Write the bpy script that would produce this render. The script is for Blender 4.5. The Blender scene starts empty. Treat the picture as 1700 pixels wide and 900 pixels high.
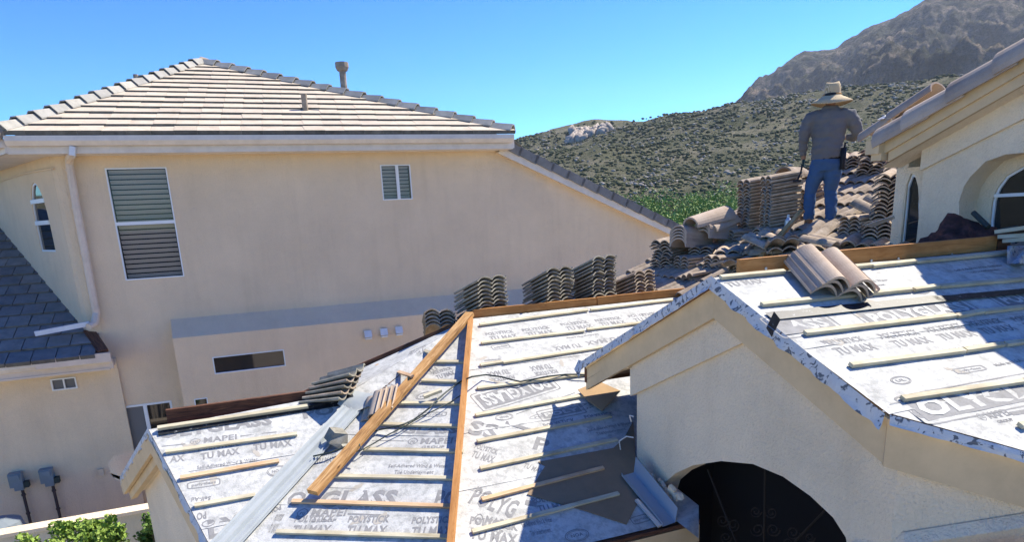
import bpy, math, random
import numpy as np
from mathutils import Vector, Matrix, noise
from mathutils.geometry import tessellate_polygon
random.seed(7)
sc = bpy.context.scene
C = sc.collection
PI = math.pi
Z0 = 5.6                      # eye height over the ground; all heights below are relative to the eye

# ---------------------------------------------------------------- camera, sky, sun, exposure
RT = Vector((0.9266, -0.3724, -0.0444)); UP = Vector((0.1335, 0.2170, 0.9670)); FW = Vector((0.3504, 0.9024, -0.2508))
FW.normalize(); RT = (RT - FW*RT.dot(FW)).normalized(); UP = RT.cross(FW).normalized()
F = 1110.0; CX = 850.0; CY = 637.0
cam_d = bpy.data.cameras.new('camera'); cam = bpy.data.objects.new('camera', cam_d); C.objects.link(cam)
cam.matrix_world = Matrix(((RT.x, UP.x, -FW.x, 0), (RT.y, UP.y, -FW.y, 0), (RT.z, UP.z, -FW.z, Z0), (0, 0, 0, 1)))
cam_d.sensor_fit = 'HORIZONTAL'; cam_d.sensor_width = 36.0; cam_d.lens = 36.0*F/1700.0
cam_d.shift_x = 0.0; cam_d.shift_y = (CY-450.0)/1700.0
cam_d.clip_start = 0.05; cam_d.clip_end = 20000
sc.camera = cam

SUN = Vector((0.635, 0.13, 0.76)).normalized()
EL = math.asin(SUN.z); AZ = math.atan2(SUN.x, SUN.y)
SKY_GAMMA = 1.3; SKY_GAIN = 1.16
w = bpy.data.worlds.new("World"); sc.world = w; w.use_nodes = True
nt = w.node_tree; bg = nt.nodes['Background']
sky = nt.nodes.new('ShaderNodeTexSky'); sky.sky_type = 'NISHITA'; sky.sun_disc = False
sky.sun_elevation = EL; sky.sun_rotation = AZ; sky.altitude = 800; sky.air_density = 1.0; sky.dust_density = 0.1; sky.ozone_density = 1.5
hs = nt.nodes.new('ShaderNodeHueSaturation'); hs.inputs['Value'].default_value = 0.15; hs.inputs['Saturation'].default_value = 1.42; nt.links.new(sky.outputs[0], hs.inputs['Color']); gm = nt.nodes.new('ShaderNodeGamma'); gm.inputs['Gamma'].default_value = SKY_GAMMA; nt.links.new(hs.outputs[0], gm.inputs[0]); sm = nt.nodes.new('ShaderNodeVectorMath'); sm.operation = 'SCALE'; sm.inputs['Scale'].default_value = SKY_GAIN/0.15; tn = nt.nodes.new('ShaderNodeVectorMath'); tn.operation = 'MULTIPLY'; tn.inputs[1].default_value = (0.36, 0.61, 0.81); nt.links.new(gm.outputs[0], tn.inputs[0]); nt.links.new(tn.outputs[0], sm.inputs[0]); nt.links.new(sm.outputs[0], bg.inputs[0]); bg.inputs[1].default_value = 0.15
sl = bpy.data.lights.new('sun', 'SUN'); sl.energy = 4.8; sl.angle = math.radians(0.5); sl.color = (1.0, 0.93, 0.80)
so = bpy.data.objects.new('sun', sl); C.objects.link(so); so.rotation_euler = (-SUN).to_track_quat('-Z', 'Y').to_euler()
so.location = (0, 0, 40)
sc.view_settings.view_transform = 'Standard'; sc.view_settings.look = 'None'
sc.view_settings.exposure = 1.0; sc.view_settings.gamma = 1.0
sc.view_settings.use_curve_mapping = False

# ---------------------------------------------------------------- helpers
def V(*a): return Vector(a[0]) if len(a) == 1 else Vector(a)
def ray(px, py): return FW*F + RT*(px-CX) - UP*(py-CY)
def onX(px, py, d): r = ray(px, py); return r*(d/r.x)
def onY(px, py, d): r = ray(px, py); return r*(d/r.y)
def onZ(px, py, d): r = ray(px, py); return r*(d/r.z)
class Plane:
    def __init__(s, p0, n):
        s.p = Vector(p0); s.n = Vector(n).normalized()
        if s.n.z < 0: s.n = -s.n
    def at(s, px, py, off=0.0):
        r = ray(px, py); return r*((s.p.dot(s.n)+off)/r.dot(s.n))
    def z(s, x, y): return (s.p.dot(s.n)-s.n.x*x-s.n.y*y)/s.n.z
    def pt(s, x, y, off=0.0): return Vector((x, y, s.z(x, y)))+s.n*off
    def inter(s, o):
        d = s.n.cross(o.n).normalized(); M = Matrix((s.n, o.n, d))
        return M.inverted() @ Vector((s.p.dot(s.n), o.p.dot(o.n), 0)), d
LOC = {}
class MB:
    def __init__(s): s.v = []; s.f = []; s.uv = []
    def add(s, vs, fs, uvs=None):
        b = len(s.v); s.v += [tuple(v) for v in vs]
        for i, f in enumerate(fs):
            s.f.append([b+k for k in f]); s.uv.append(uvs[i] if uvs else [(0, 0)]*len(f))
        return s
    def box(s, c, ax, ay, az, lx, ly, lz):
        ax = Vector(ax).normalized()*lx/2; ay = Vector(ay).normalized()*ly/2; az = Vector(az).normalized()*lz/2; c = Vector(c)
        vs = [c+ax*i+ay*j+az*k for i in (-1, 1) for j in (-1, 1) for k in (-1, 1)]
        fs = [(0, 1, 3, 2), (4, 6, 7, 5), (0, 4, 5, 1), (2, 3, 7, 6), (0, 2, 6, 4), (1, 5, 7, 3)]
        r = random.random()*9
        def u(i): return ((1 if i & 4 else 0)*lx+r, ((1 if i & 2 else 0)*ly+(1 if i & 1 else 0)*lz)+r)
        return s.add(vs, fs, [[u(i) for i in f] for f in fs])
    def beam(s, a, b, up, wd, ht, lift=0.0):
        a = Vector(a); b = Vector(b); d = b-a; L = d.length; d.normalize(); up = Vector(up); up = (up-d*up.dot(d)).normalized()
        return s.box((a+b)/2+up*(ht/2+lift), d, d.cross(up), up, L, wd, ht)
    def prism(s, poly, ext):
        ext = Vector(ext); n = len(poly); P = [Vector(p) for p in poly]
        tri = tessellate_polygon([P])
        vs = P+[p+ext for p in P]
        fs = [tuple(t) for t in tri]+[tuple(k+n for k in reversed(t)) for t in tri]+[(i, (i+1) % n, (i+1) % n+n, i+n) for i in range(n)]
        return s.add(vs, fs, [[(vs[k][0], vs[k][2]) for k in f] for f in fs])
    def tube(s, pts, r, n=8):
        pts = [Vector(p) for p in pts]; R = r if hasattr(r, '__len__') else [r]*len(pts)
        vs = []; ref = None
        for i, p in enumerate(pts):
            t = (pts[min(i+1, len(pts)-1)]-pts[max(i-1, 0)]).normalized()
            if ref is None: ref = t.orthogonal().normalized()
            ref = (ref-t*ref.dot(t)).normalized(); b = t.cross(ref)
            for k in range(n):
                a = 2*PI*k/n; vs.append(p+ref*math.cos(a)*R[i]+b*math.sin(a)*R[i])
        fs = []
        for i in range(len(pts)-1):
            for k in range(n): fs.append((i*n+k, i*n+(k+1) % n, (i+1)*n+(k+1) % n, (i+1)*n+k))
        fs.append(tuple(reversed(range(n)))); m = (len(pts)-1)*n; fs.append(tuple(m+k for k in range(n)))
        return s.add(vs, fs)
    def grid(s, fn, nx, ny):
        vs = [fn(i/nx, j/ny) for j in range(ny+1) for i in range(nx+1)]
        fs = [(j*(nx+1)+i, j*(nx+1)+i+1, (j+1)*(nx+1)+i+1, (j+1)*(nx+1)+i) for j in range(ny) for i in range(nx)]
        return s.add(vs, fs, [[((k % (nx+1))/nx, (k//(nx+1))/ny) for k in f] for f in fs])
    def mesh(s, name, mat, smooth=False, sub=(0, 0, 0)):
        me = bpy.data.meshes.new(name); o = Vector(sub)
        me.from_pydata([tuple(Vector(v)-o) for v in s.v], [], s.f)
        ul = me.uv_layers.new(name='UVMap'); flat = [c for f in s.uv for uv in f for c in uv]
        if len(flat) == 2*len(ul.data): ul.data.foreach_set('uv', flat)
        if smooth: me.polygons.foreach_set('use_smooth', [True]*len(me.polygons))
        if mat: me.materials.append(mat)
        me.validate(); me.update()
        return me
    def build(s, name, mat, parent=None, smooth=False, **props):
        """one mesh object; a child keeps its thing's origin, a top-level mesh stands on its base"""
        if parent is not None: loc = LOC[parent.name]
        else:
            a = np.array(s.v); loc = Vector((float((a[:, 0].min()+a[:, 0].max())/2), float((a[:, 1].min()+a[:, 1].max())/2), float(a[:, 2].min())))
        o = bpy.data.objects.new(name, s.mesh(name, mat, smooth, loc)); C.objects.link(o)
        LOC[o.name] = loc
        if parent is not None: o.parent = parent
        else: o.location = loc+Vector((0, 0, Z0))
        tag(o, **props); return o
def tag(o, label=None, category=None, group=None, kind=None):
    if label: o['label'] = label
    if category: o['category'] = category
    if group: o['group'] = group
    if kind: o['kind'] = kind
    return o
def thing(name, loc, **props):
    o = bpy.data.objects.new(name, None); o.empty_display_size = 0.2; C.objects.link(o)
    loc = Vector(loc); o.location = loc+Vector((0, 0, Z0)); LOC[o.name] = loc
    return tag(o, **props)
def place(name, me, M, parent=None, **props):
    """an object sharing mesh data, at matrix M (eye-relative coordinates)"""
    o = bpy.data.objects.new(name, me); C.objects.link(o)
    if parent is not None:
        o.parent = parent; o.matrix_local = Matrix.Translation(-LOC[parent.name]) @ M
    else: o.matrix_world = Matrix.Translation((0, 0, Z0)) @ M
    return tag(o, **props)
def frame(c, ax, ay, az=None):
    ax = Vector(ax).normalized(); ay = Vector(ay); ay = (ay-ax*ay.dot(ax)).normalized(); z = ax.cross(ay)
    return Matrix(((ax.x, ay.x, z.x, c[0]), (ax.y, ay.y, z.y, c[1]), (ax.z, ay.z, z.z, c[2]), (0, 0, 0, 1)))
def panel(mb, o, u, v, outline, holes, depth):
    """wall sheet with openings: front face at o + s*u + t*v, thickness along depth"""
    o = Vector(o); u = Vector(u); v = Vector(v); depth = Vector(depth)
    loops = [outline]+list(holes)
    L3 = [[Vector((p[0], p[1], 0)) for p in l] for l in loops]; flat = [p for l in L3 for p in l]
    tris = tessellate_polygon(L3); P = [o+u*p.x+v*p.y for p in flat]; n = len(P)
    fs = [tuple(t) for t in tris]+[tuple(k+n for k in t) for t in tris]; b = 0
    for l in loops:
        m = len(l); fs += [(b+i, b+(i+1) % m, b+(i+1) % m+n, b+i+n) for i in range(m)]; b += m
    return mb.add(P+[p+depth for p in P], fs)

# ---------------------------------------------------------------- materials
def mat(name, col, rough=0.8, metal=0.0, spec=0.3):
    m = bpy.data.materials.new(name); m.use_nodes = True; b = m.node_tree.nodes['Principled BSDF']
    b.inputs['Base Color'].default_value = (*col, 1); b.inputs['Roughness'].default_value = rough; b.inputs['Metallic'].default_value = metal
    b.inputs['Specular IOR Level'].default_value = spec
    return m
def N(m, t, **kw):
    n = m.node_tree.nodes.new(t)
    for k, v in kw.items():
        if k in n.inputs: n.inputs[k].default_value = v
        else: setattr(n, k, v)
    return n
def lk(m, a, b): m.node_tree.links.new(a, b)
def coords(m, sx=(1, 1, 1), uv=False, rnd=True):
    tc = N(m, 'ShaderNodeTexCoord'); mp = N(m, 'ShaderNodeMapping'); mp.inputs['Scale'].default_value = sx
    lk(m, tc.outputs['UV' if uv else 'Object'], mp.inputs[0])
    if rnd:
        oi = N(m, 'ShaderNodeObjectInfo'); mu = N(m, 'ShaderNodeMath', operation='MULTIPLY'); mu.inputs[1].default_value = 37
        lk(m, oi.outputs['Random'], mu.inputs[0]); lk(m, mu.outputs[0], mp.inputs['Location'])
    return mp.outputs[0]
def ramp(m, fac, stops):
    r = N(m, 'ShaderNodeValToRGB'); e = r.color_ramp.elements
    while len(e) < len(stops): e.new(0.5)
    for i, (p, c) in enumerate(stops): e[i].position = p; e[i].color = (*c, 1)
    lk(m, fac, r.inputs[0]); return r.outputs[0]
def noi(m, co, scale, detail=4, rough=0.6, dist=0.0):
    n = N(m, 'ShaderNodeTexNoise', Scale=scale, Detail=detail, Roughness=rough, Distortion=dist); lk(m, co, n.inputs['Vector']); return n.outputs[0]
def mix(m, a, b, f, mode='MIX'):
    x = N(m, 'ShaderNodeMix', data_type='RGBA', blend_type=mode)
    for sock, val in ((x.inputs[0], f), (x.inputs[6], a), (x.inputs[7], b)):
        if isinstance(val, (int, float)): sock.default_value = val
        elif isinstance(val, tuple): sock.default_value = (*val, 1)
        else: lk(m, val, sock)
    return x.outputs[2]
def bump(m, h, strength, dist=0.01):
    b = N(m, 'ShaderNodeBump', Strength=strength, Distance=dist); lk(m, h, b.inputs['Height'])
    lk(m, b.outputs[0], m.node_tree.nodes['Principled BSDF'].inputs['Normal'])
def base(m, c): lk(m, c, m.node_tree.nodes['Principled BSDF'].inputs['Base Color'])
def sc3(c, k): return tuple(min(1, x*k) for x in c)

def stucco(name, col, stain=0.85):
    m = mat(name, col, 0.95, spec=0.1); co = coords(m, rnd=False)
    big = noi(m, co, 0.9, 5, 0.65); fine = noi(m, co, 55, 3, 0.7); mid = noi(m, co, 9, 4, 0.6, 0.6)
    c = ramp(m, big, [(0.3, sc3(col, stain)), (0.72, sc3(col, 1.07))])
    c = mix(m, c, ramp(m, fine, [(0.3, (0.86,)*3), (0.7, (1.06,)*3)]), 0.5, 'MULTIPLY')
    st = noi(m, coords(m, (2.2, 2.2, 0.22), rnd=False), 2.0, 6, 0.7); c = mix(m, c, ramp(m, st, [(0.30, (0.84, 0.82, 0.79)), (0.50, (1, 1, 1)), (0.74, (1.05, 1.04, 1.02))]), 0.32, 'MULTIPLY')
    sp = noi(m, co, 4.0, 7, 0.8, 1.2); c = mix(m, c, ramp(m, sp, [(0.27, (0.80, 0.78, 0.75)), (0.36, (1, 1, 1))]), 0.5, 'MULTIPLY'); base(m, c)
    a = N(m, 'ShaderNodeMath', operation='ADD'); lk(m, mid, a.inputs[0]); lk(m, fine, a.inputs[1]); bump(m, a.outputs[0], 0.85, 0.02)
    return m
M_STUCCO = stucco('stucco_cream', (0.89, 0.735, 0.52))
M_STUCCO_N = stucco('stucco_tan', (0.83, 0.645, 0.44), 0.93)
M_STUCCO_F = stucco('stucco_garden', (0.66, 0.60, 0.45))
def paint(name, col, rough=0.6):
    m = mat(name, col, rough); co = coords(m, rnd=False); f = noi(m, co, 3.5, 6, 0.7)
    base(m, ramp(m, f, [(0.28, sc3(col, 0.82)), (0.6, col), (0.8, sc3(col, 1.06))])); bump(m, noi(m, co, 40, 3), 0.12, 0.004); return m
M_FASCIA = paint('painted_fascia', (0.66, 0.49, 0.28)); M_FASCIA_N = paint('gutter_white', (0.74, 0.66, 0.57), 0.5)
M_PIPE = paint('pipe_paint', (0.72, 0.58, 0.45)); M_PIPE_W = paint('pipe_white', (0.74, 0.74, 0.74), 0.45)
M_VINYL = mat('window_vinyl', (0.78, 0.78, 0.77), 0.4)
def concrete(name, a, b, c, mott=7.0, tv=0.85):
    m = mat(name, a, 0.93, spec=0.15); co = coords(m); f = noi(m, co, mott, 6, 0.7); g = noi(m, co, 120, 2, 0.6)
    oi = N(m, 'ShaderNodeObjectInfo'); tone = ramp(m, oi.outputs['Random'], [(0.0, (0.78, 0.78, 0.8)), (0.5, (1, 1, 1)), (1.0, (1.16, 1.12, 1.06))])
    col = ramp(m, f, [(0.3, a), (0.5, b), (0.72, c)]); col = mix(m, col, tone, tv, 'MULTIPLY')
    col = mix(m, col, ramp(m, g, [(0.3, (0.8,)*3), (0.7, (1.1,)*3)]), 0.5, 'MULTIPLY'); base(m, col); bump(m, g, 0.4, 0.004)
    return m
M_TILE = concrete('tile_concrete', (0.24, 0.185, 0.13), (0.38, 0.305, 0.225), (0.53, 0.445, 0.345))
M_TILE_G = concrete('tile_grey', (0.17, 0.155, 0.12), (0.27, 0.25, 0.195), (0.38, 0.36, 0.29))
M_TILE_P = concrete('tile_pinkish', (0.38, 0.29, 0.215), (0.47, 0.375, 0.285), (0.53, 0.44, 0.345), 3)
M_FLAT = concrete('flat_tile', (0.45, 0.38, 0.285), (0.54, 0.46, 0.355), (0.61, 0.53, 0.42), 4, 0.35)
M_FLATD = concrete('dark_flat_tile', (0.16, 0.155, 0.15), (0.215, 0.21, 0.20), (0.27, 0.26, 0.25), 4)
M_NOSE = concrete('tile_nose_shaded', (0.10, 0.095, 0.08), (0.15, 0.14, 0.12), (0.21, 0.20, 0.17), 6)  # dark tone carries the shade on the nose faces of the flat tiles
M_CAP = concrete('cap_tile', (0.28, 0.265, 0.23), (0.36, 0.345, 0.30), (0.43, 0.41, 0.36), 4)
def wood(name, a, b, c, knot=True):
    m = mat(name, a, 0.8, spec=0.2); co = coords(m, (1.5, 14, 14), uv=True); f = noi(m, co, 2.2, 5, 0.7, 1.2); s = noi(m, coords(m, (1, 1, 1), uv=True), 2.5, 4, 0.6)
    col = ramp(m, f, [(0.28, a), (0.5, b), (0.75, c)]); col = mix(m, col, ramp(m, s, [(0.3, (0.6, 0.55, 0.5)), (0.55, (1, 1, 1))]), 0.7, 'MULTIPLY')
    if knot:
        v = N(m, 'ShaderNodeTexVoronoi', Scale=3.0); lk(m, coords(m, (1, 3.5, 3.5), uv=True), v.inputs['Vector'])
        col = mix(m, ramp(m, v.outputs['Distance'], [(0.03, (0.12, 0.05, 0.02)), (0.1, (1, 1, 1))]), col, 1.0, 'MULTIPLY')
    base(m, col); bump(m, f, 0.3, 0.004); return m
M_BATTEN = wood('batten_pine', (0.42, 0.355, 0.22), (0.58, 0.52, 0.36), (0.66, 0.61, 0.46), False)
M_BATTEN2 = wood('batten_new', (0.50, 0.31, 0.17), (0.66, 0.44, 0.25), (0.72, 0.54, 0.34))
M_BOARD = wood('ridge_board', (0.33, 0.145, 0.045), (0.47, 0.22, 0.07), (0.56, 0.30, 0.11))
M_LOOSE = wood('loose_board', (0.14, 0.07, 0.035), (0.46, 0.25, 0.09), (0.66, 0.44, 0.22))
M_DARKW = wood('weathered_board', (0.035, 0.022, 0.018), (0.13, 0.06, 0.035), (0.30, 0.13, 0.06))
def membrane():
    m = mat('underlayment', (0.6, 0.6, 0.6), 0.75, spec=0.25); co = coords(m, rnd=False)
    a = noi(m, co, 3.2, 6, 0.72, 0.4); b = noi(m, co, 16, 5, 0.75); g = noi(m, co, 90, 2)
    c = ramp(m, a, [(0.32, (0.40, 0.395, 0.365)), (0.5, (0.535, 0.53, 0.49)), (0.68, (0.62, 0.615, 0.57))])
    c = mix(m, c, ramp(m, b, [(0.38, (0.66, 0.67, 0.67)), (0.54, (1, 1, 1))]), 0.85, 'MULTIPLY')
    d = noi(m, co, 1.3, 6, 0.8); c = mix(m, c, ramp(m, d, [(0.22, (0.55, 0.47, 0.38)), (0.36, (1, 1, 1))]), 0.6, 'MULTIPLY')
    base(m, c)
    s = N(m, 'ShaderNodeMath', operation='ADD'); lk(m, b, s.inputs[0]); lk(m, g, s.inputs[1]); bump(m, s.outputs[0], 0.35, 0.006); return m
M_UND = membrane()
def printed(name, col):
    m = mat(name, col, 0.8); co = coords(m, rnd=False)
    base(m, ramp(m, noi(m, co, 14, 5, 0.8), [(0.3, sc3(col, 0.85)), (0.62, sc3(col, 1.25))])); return m
M_PRINT = printed('print_grey', (0.225, 0.222, 0.215)); M_PRINT2 = printed('print_dark', (0.15, 0.155, 0.155))
def asphalt_edge():
    m = mat('bitumen_selvage', (0.03, 0.035, 0.04), 0.5); co = coords(m, rnd=False)
    base(m, ramp(m, noi(m, co, 26, 5, 0.8), [(0.46, (0.010, 0.012, 0.014)), (0.62, (0.03, 0.034, 0.04)), (0.70, (0.42, 0.43, 0.42))])); return m
M_BITU = asphalt_edge(); M_SMUDGE = paint('dust_smudge', (0.46, 0.42, 0.35), 0.95)
M_FELT = paint('brown_felt', (0.27, 0.19, 0.115), 0.9); M_FELT_L = paint('brown_paper', (0.44, 0.29, 0.15), 0.9)
M_METAL = mat('galvanised', (0.62, 0.66, 0.68), 0.42, 0.55); M_METALB = mat('lead_flashing', (0.36, 0.42, 0.47), 0.5, 0.4)
M_METALW = paint('valley_metal', (0.40, 0.43, 0.43), 0.45)
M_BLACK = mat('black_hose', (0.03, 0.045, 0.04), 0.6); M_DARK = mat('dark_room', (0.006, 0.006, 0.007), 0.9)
M_IRON = mat('wrought_iron', (0.022, 0.018, 0.015), 0.6, 0.3); M_GREYBOX = paint('meter_grey', (0.20, 0.235, 0.26), 0.5)
M_RUST = paint('rusty_conduit', (0.07, 0.05, 0.045), 0.8)
M_BLIND = mat('blind_slat', (0.72, 0.66, 0.59), 0.6); M_SCREEN = mat('window_screen', (0.17, 0.165, 0.16), 0.7)
M_WHITE = paint('white_plastic', (0.72, 0.70, 0.66))
def glass(name, tint, a=0.35):
    m = mat(name, tint, 0.03, spec=0.9); t = m.node_tree; b = t.nodes['Principled BSDF']; tr = N(m, 'ShaderNodeBsdfTransparent'); x = N(m, 'ShaderNodeMixShader')
    x.inputs[0].default_value = a; lk(m, tr.outputs[0], x.inputs[1]); lk(m, b.outputs[0], x.inputs[2]); lk(m, x.outputs[0], t.nodes['Material Output'].inputs[0]); return m
M_GLASS = glass('window_glass', (0.05, 0.06, 0.07), 0.42); M_GLASSD = mat('dark_glass', (0.012, 0.016, 0.02), 0.04, spec=0.8)
# ---------------------------------------------------------------- lettering (flat print laid on a roof slope)
_glyph = {}
def glyphs(txt, bold=0.03):
    k = (txt, bold)
    if k not in _glyph:
        cu = bpy.data.curves.new('t', 'FONT'); cu.body = txt; cu.offset = bold; cu.resolution_u = 2; cu.space_character = 1.06
        o = bpy.data.objects.new('t', cu); C.objects.link(o); bpy.context.view_layer.update()
        me = bpy.data.meshes.new_from_object(o.evaluated_get(bpy.context.evaluated_depsgraph_get()))
        co = np.array([v.co[:] for v in me.vertices]); fs = [list(p.vertices) for p in me.polygons]
        bpy.data.objects.remove(o); bpy.data.curves.remove(cu); bpy.data.meshes.remove(me)
        co[:, 0] -= co[:, 0].min(); W = co[:, 0].max()
        y0 = min(0.0, co[:, 1].min()) if txt in '®' else 0.0
        _glyph[k] = (co, fs, W)
    return _glyph[k]
def text(mb, pl, a, b, txt, h=None, off=0.0125, bold=0.03, flip=False, up=None):
    """baseline from pixel a to pixel b on slope pl; h = cap height in metres"""
    A = pl.at(*a, off) if len(a) == 2 else Vector(a); B = pl.at(*b, off) if len(b) == 2 else Vector(b)
    co, fs, W = glyphs(txt, bold); d = (B-A); L = d.length; d.normalize(); n = pl.n; v = n.cross(d)
    k = L/W; ky = (h/0.70) if h else k
    mb.add([A+d*(x*k)+v*(y*ky) for x, y, z in co], fs)
def ringpoly(mb, pl, c, rx, ry, wd, off=0.0125, d=None, n=28, sq=2.0):
    """flat outline: ellipse (sq=2) or rounded box (sq>3) round c"""
    d = d or Vector((1, 0, 0)); d = (d-pl.n*d.dot(pl.n)).normalized(); v = pl.n.cross(d); c = c+pl.n*0
    vs = []
    for k in range(n):
        a = 2*PI*k/n; ca, sa = math.cos(a), math.sin(a); e = 2/sq
        x = math.copysign(abs(ca)**e, ca); y = math.copysign(abs(sa)**e, sa)
        vs += [c+d*x*rx+v*y*ry, c+d*x*(rx-wd)+v*y*(ry-wd)]
    mb.add(vs, [(2*k, 2*((k+1) % n), 2*((k+1) % n)+1, 2*k+1) for k in range(n)])
def strip(mb, pl, a, b, wd, off=0.0125):
    A = pl.at(*a, off); B = pl.at(*b, off); v = pl.n.cross((B-A).normalized())*wd
    mb.add([A, B, B+v, A+v], [(0, 1, 2, 3)])

# ================================================================ THE SETTING
G = -5.6
def fbm(x, y, z=0.0, o=5): return noise.fractal(Vector((x, y, z)), 1.0, 2.1, o)
SKY_H = [(600, 300), (740, 262), (865, 229), (930, 211), (990, 198), (1050, 200), (1100, 192), (1160, 185), (1210, 174), (1290, 168), (1345, 160), (1420, 148), (1500, 140), (1570, 132), (1700, 122), (1900, 112)]
SKY_M = [(1050, 330), (1150, 310), (1206, 192), (1240, 152), (1290, 120), (1340, 93), (1390, 72), (1425, 52), (1450, 36), (1500, 10), (1540, -6), (1600, -22), (1700, -40), (1900, -10)]
def azel(px, py): r = ray(px, py); return math.degrees(math.atan2(r.x, r.y)), math.degrees(math.atan2(r.z, math.hypot(r.x, r.y)))
TH = [(-60, 2.0), (-25, 2.6)]+[azel(*p) for p in SKY_H]+[(90, 6.0), (120, 4)]
TM = [(25, 2)]+[azel(*p) for p in SKY_M]+[(80, 11), (100, 5), (120, 2)]
def interp(T, a): return float(np.interp(a, [t[0] for t in T], [t[1] for t in T]))
def hill_h(r, az):
    """height of the near hill at distance r and azimuth az"""
    R1 = 620+60*math.sin(az*0.09); top = math.tan(math.radians(interp(TH, az)))*R1
    base_z = G-3.0; t = (r-40)/(R1-40)
    if t <= 0: return G-0.02 if r < 30 else G-0.02-(r-30)*0.1
    if t <= 1: s = 0.10*t+0.90*t**1.45; z = base_z+(top-base_z)*s
    else: z = top-(top+20)*min(1, (t-1)/0.45)*0.8
    x, y = r*math.sin(math.radians(az))/90, r*math.cos(math.radians(az))/90
    n = fbm(x, y, 1.3, 6)
    return z+n*13*min(1, max(0, t))*(1 if t < 0.9 else max(0.25, 1-(t-0.9)*7.5) if t < 1.0 else 0.25)
def polar(name, hf, a0, a1, na, rs, m, kind='structure'):
    mb = MB(); na_ = na
    vs = []
    for r in rs:
        for i in range(na_+1):
            az = a0+(a1-a0)*i/na_; a = math.radians(az); vs.append((r*math.sin(a), r*math.cos(a), hf(r, az)))
    n = na_+1; fs = [(j*n+i, j*n+i+1, (j+1)*n+i+1, (j+1)*n+i) for j in range(len(rs)-1) for i in range(na_)]
    mb.add(vs, fs); return mb.build(name, m, smooth=True, kind=kind)
def terrain_mat(name, stops, scale, stops2=None, bs=0.6, bd=1.0):
    m = mat(name, stops[0][1], 0.97, spec=0.05); co = coords(m, rnd=False); a = noi(m, co, scale, 8, 0.72, 0.5); b = noi(m, co, scale*9, 7, 0.8)
    c = ramp(m, a, stops)
    if stops2: c = mix(m, c, ramp(m, b, stops2), 0.9, 'MULTIPLY')
    base(m, c); s = N(m, 'ShaderNodeMath', operation='ADD'); lk(m, a, s.inputs[0]); lk(m, b, s.inputs[1]); bump(m, s.outputs[0], bs, bd); return m
M_GROUND = terrain_mat('gravel_ground', [(0.3, (0.38, 0.31, 0.22)), (0.7, (0.50, 0.42, 0.31))], 1.2, None, 0.3, 0.05)
M_HILL = terrain_mat('hill_earth', [(0.32, (0.07, 0.08, 0.048)), (0.5, (0.125, 0.125, 0.082)), (0.68, (0.22, 0.20, 0.155))], 0.035, [(0.36, (0.42, 0.5, 0.40)), (0.58, (1.1, 1.05, 1.0))], 0.9, 2.0)
M_MOUNT = terrain_mat('mountain_rock', [(0.38, (0.04, 0.055, 0.035)), (0.47, (0.09, 0.09, 0.065)), (0.53, (0.18, 0.155, 0.12)), (0.64, (0.30, 0.245, 0.20))], 0.011, [(0.44, (0.28, 0.34, 0.28)), (0.56, (1.15, 1.08, 1.02))], 1.0, 22.0)
rs = [0.01, 12, 24, 30, 40]+[40+580*((k+1)/70)**1.25 for k in range(70)]+[640, 665, 690, 720, 760, 820, 900]
polar('hill', hill_h, -75, 105, 420, rs[3:], M_HILL)
mb = MB(); mb.add([(-31+62*i, -31+62*j, G) for j in (0, 1) for i in (0, 1)], [(0, 1, 3, 2)]); mb.build('ground', M_GROUND, kind='structure')
mb = MB(); S = 9000
mb.add([(-S, -S, G-30), (S, -S, G-30), (S, S, G-30), (-S, S, G-30)], [(0, 1, 2, 3)]); mb.build('plain', M_HILL, kind='structure')
def mount_h(r, az):
    R1 = 2300; top = math.tan(math.radians(interp(TM, az)))*R1; t = (r-900)/(R1-900)
    x, y = r*math.sin(math.radians(az))/420, r*math.cos(math.radians(az))/420
    n = fbm(x, y, 5.0, 7); rd = 1-abs(fbm(x*1.25+3, y*1.25, 9.1, 6))*2.2
    if t <= 1: z = -30+(top+30)*(max(0, t)**1.15)
    else: z = top*(1-(t-1)*1.2)
    k = math.sin(PI*min(1, max(0, t))*0.94+0.0)
    n3 = fbm(x*6, y*6, 2.2, 5)
    n4 = fbm(x*15, y*15, 4.4, 4)
    return z+(n*85+rd*80-35+n3*32+n4*16)*max(0.06, k)
polar('mountain', mount_h, 22, 96, 640, [900+1400*(k/230) for k in range(231)]+[2360, 2450, 2600], M_MOUNT)

# scrub and boulders on the hill (nobody could count them)
rng = np.random.RandomState(5)
ICO_V = None
def lump_kit():
    bm = __import__('bmesh'); b = bm.new(); bm.ops.create_icosphere(b, subdivisions=1, radius=1.0)
    v = np.array([x.co[:] for x in b.verts]); f = [[q.index for q in fc.verts] for fc in b.faces]; b.free(); return v, np.array(f)
LV, LF = lump_kit()
def scatter(name, n, rfun, sfun, m, az0=-20, az1=66, flat=0.7, lift=0.2, jit=0.35):
    vs = []; fs = []; c = 0
    for i in range(n):
        az = rng.uniform(az0, az1); r = rfun(az)
        if r is None: continue
        s = sfun(r, az)
        if s is None: continue
        a = math.radians(az); z = hill_h(r, az)+s*lift
        P = LV*(1+rng.uniform(-jit, jit, (len(LV), 1)))*np.array([s*rng.uniform(0.8, 1.3), s*rng.uniform(0.8, 1.3), s*flat])
        vs.append(P+np.array([r*math.sin(a), r*math.cos(a), z])); fs.append(LF+c); c += len(LV)
    v = np.concatenate(vs); f = np.concatenate(fs)
    me = bpy.data.meshes.new(name); me.vertices.add(len(v)); me.vertices.foreach_set('co', v.ravel()); me.loops.add(f.size); me.loops.foreach_set('vertex_index', f.ravel().astype(np.int32))
    me.polygons.add(len(f)); me.polygons.foreach_set('loop_start', np.arange(0, f.size, 3, dtype=np.int32)); me.materials.append(m); me.update(); me.validate()
    o = bpy.data.objects.new(name, me); C.objects.link(o); o.location = (0, 0, Z0); return o
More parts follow.
